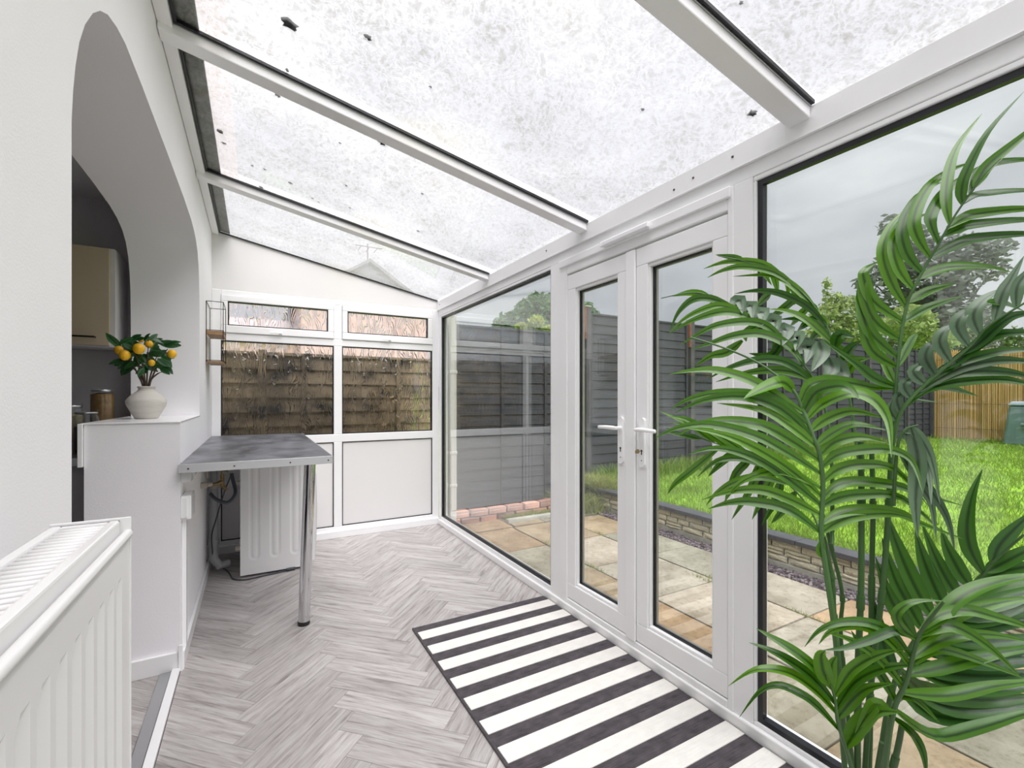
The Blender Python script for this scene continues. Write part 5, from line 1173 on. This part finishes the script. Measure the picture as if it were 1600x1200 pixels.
# 6. low frond in the middle, reaching towards the room and right
frond(.85, [(1375, 1300, .93), (1385, 1180, .9), (1397, 1108, .88), (1416, 1065, .86), (1431, 1007, .84), (1445, 978, .83), (1475, 940, .80)], [
    (.03, 1, (1425, 1030), (1395, 990), (1358, 973), (1315, 972), (1280, 985), (1257, 1011)), (.03, 1, (1420, 1045), (1390, 1000), (1345, 978), (1300, 985), (1279, 1007)), (.03, .9, (1412, 1070), (1375, 1030), (1330, 1000), (1295, 990)), (.02, 1, (1433, 1002), (1400, 985), (1358, 1000), (1320, 1012), (1286, 1016)),
    (-.02, 1, (1433, 1002), (1412, 985), (1400, 962), (1415, 945), (1440, 938), (1474, 939)), (-.03, 1.2, (1440, 985), (1470, 960), (1513, 953), (1560, 965), (1600, 978), (1640, 1000)), (-.05, 1.4, (1436, 992), (1460, 980), (1494, 979), (1545, 1010), (1595, 1058)),
    (.0, 1.6, (1438, 990), (1465, 965), (1503, 930), (1550, 910), (1610, 900), (1660, 905)), (.02, 1.3, (1430, 1025), (1460, 1005), (1503, 992), (1555, 992), (1610, 1003)), (.02, 1.1, (1425, 1040), (1450, 1018), (1484, 1016), (1552, 1040), (1600, 1060)),
    (.04, 1.5, (1426, 1050), (1480, 1040), (1560, 1020), (1650, 1008)), (.04, 1.6, (1420, 1085), (1480, 1085), (1560, 1070), (1650, 1062)),
    (.04, 1.6, (1408, 1110), (1460, 1148), (1530, 1135), (1600, 1115), (1650, 1108)), (.0, .8, (1405, 1085), (1430, 1092), (1469, 1130)), (0, 1, (1398, 1115), (1425, 1145), (1442, 1175), (1448, 1215)),
    (.03, 1.3, (1432, 1008), (1500, 960), (1560, 942), (1640, 930)), (.04, 1.0, (1405, 1095), (1380, 1060), (1345, 1010), (1330, 985)), (.03, 1.4, (1395, 1115), (1370, 1100), (1352, 1120), (1335, 1150))], M['palm'], 19, .0062)
# 7. broad darker frond behind, lower right
frond(.97, [(1368, 1280, 1.0), (1380, 1150, 1.0), (1400, 1060, .99), (1430, 1000, .98), (1460, 967, .97), (1490, 945, .96), (1513, 923, .95), (1537, 897, .93), (1550, 880, .92), (1600, 835, .88)], [
    (.03, 1.3, (1498, 937), (1480, 905), (1462, 870), (1440, 817)), (.03, 1.4, (1477, 952), (1460, 915), (1442, 870), (1430, 827)), (.03, 1.5, (1460, 967), (1438, 930), (1417, 887), (1398, 840), (1388, 807)), (.03, 1.5, (1443, 980), (1418, 940), (1397, 900), (1378, 840)), (.03, 1.4, (1430, 1000), (1405, 960), (1387, 926), (1368, 870)),
    (.02, 1.3, (1517, 918), (1503, 898), (1490, 875), (1478, 850), (1470, 823)), (.0, 1.3, (1533, 897), (1516, 860), (1510, 823), (1518, 775), (1535, 733)), (-.02, 1.2, (1547, 880), (1562, 852), (1590, 822), (1620, 795)),
    (-.05, 1.2, (1537, 893), (1565, 880), (1610, 858), (1650, 850)), (-.05, 1.2, (1520, 915), (1560, 895), (1610, 884), (1650, 880)), (-.02, 1.4, (1500, 935), (1550, 913), (1613, 903), (1650, 900)),
    (.03, 1.8, (1480, 950), (1540, 945), (1610, 925), (1660, 912)), (.03, 1.8, (1462, 967), (1520, 968), (1590, 955), (1660, 945)), (.03, 1.8, (1445, 985), (1510, 1000), (1580, 1000), (1660, 990)), (.03, 1.8, (1432, 1005), (1500, 1030), (1580, 1035), (1660, 1025)), (.03, 1.8, (1420, 1030), (1480, 1065), (1560, 1078), (1660, 1065)), (.03, 1.8, (1410, 1050), (1470, 1100), (1550, 1110), (1640, 1098)),
    (.03, 1.2, (1402, 1062), (1385, 1020), (1372, 970), (1362, 930)),
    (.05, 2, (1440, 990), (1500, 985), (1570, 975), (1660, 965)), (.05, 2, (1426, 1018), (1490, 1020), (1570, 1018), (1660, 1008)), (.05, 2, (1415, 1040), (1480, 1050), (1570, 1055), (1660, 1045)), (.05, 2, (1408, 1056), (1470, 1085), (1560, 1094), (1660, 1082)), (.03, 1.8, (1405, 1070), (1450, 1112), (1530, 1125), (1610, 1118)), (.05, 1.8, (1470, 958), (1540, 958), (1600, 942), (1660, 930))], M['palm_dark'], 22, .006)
# 8. small frond behind the door side
frond(1.2, [(1300, 960, 1.0), (1285, 850, 1.08), (1262, 790, 1.14), (1210, 738, 1.2), (1150, 705, 1.25), (1095, 685, 1.28), (1040, 668, 1.3)], [
    (.05, .9, (1230, 755), (1190, 745), (1150, 752), (1120, 770), (1103, 790)), (.03, .9, (1190, 725), (1175, 760), (1143, 812)), (.03, .9, (1205, 735), (1195, 770), (1175, 812)), (.03, .9, (1225, 750), (1212, 780), (1190, 822)), (.03, .9, (1170, 716), (1150, 740), (1133, 780)), (.03, .9, (1245, 770), (1225, 795), (1205, 818)), (.03, .9, (1150, 705), (1130, 720), (1106, 745)),
    (.03, .7, (1140, 700), (1100, 672), (1066, 655)), (.03, .7, (1120, 694), (1080, 665), (1030, 642)), (.03, .7, (1160, 710), (1115, 676), (1070, 654), (1046, 652)), (.03, .7, (1180, 720), (1140, 690), (1100, 670), (1045, 660)), (.03, .7, (1100, 686), (1070, 680), (1040, 676)), (.05, .8, (1120, 722), (1080, 735), (1055, 755), (1043, 772)), (.05, .8, (1200, 735), (1160, 716), (1120, 720), (1090, 745))], M['palm'], 19, .003)
# bare canes
for P, r0 in (([(1345, 690, 1.0), (1346, 800, 1.0), (1345, 930, 1.0), (1340, 1060, 1.0), (1340, 1200, 1.0), (1345, 1400, 1.0)], .0068), ([(1362, 700, 1.02), (1364, 800, 1.02), (1362, 900, 1.02), (1358, 1200, 1.0), (1352, 1400, .99)], .0058),
              ([(1393, 700, 1.0), (1388, 800, 1.0), (1379, 920, 1.0), (1362, 1060, 1.0), (1352, 1200, 1.0), (1348, 1400, 1.0)], .0062), ([(1286, 838, 1.0), (1300, 905, 1.0), (1303, 960, 1.0), (1310, 1040, 1.0), (1320, 1200, .99), (1335, 1400, .98)], .0058),
              ([(1282, 790, 1.02), (1300, 860, 1.02), (1316, 930, 1.02), (1314, 1000, 1.02), (1332, 1200, 1.0), (1340, 1400, 1.0)], .0045), ([(1410, 1130, .93), (1395, 1200, .95), (1365, 1400, .98)], .006), ([(1378, 1160, .96), (1368, 1220, .97), (1358, 1400, .98)], .0055)):
    pts = [at(*p) for p in P]; pts[-1] = Vector((PX+(pts[-1].x-PX)*.25, PY+(pts[-1].y-PY)*.25, .245))
    C = catmull(pts, 6); st = MB().tube(C, [r0*(.85+.15*i/len(C)) for i in range(len(C))], 10)
    for q in range(5, len(C)-4, 7): st.tube([C[q], C[q+1]], r0*1.18, 10)
    st.build('cane', M['stem'], palm, smooth=True)
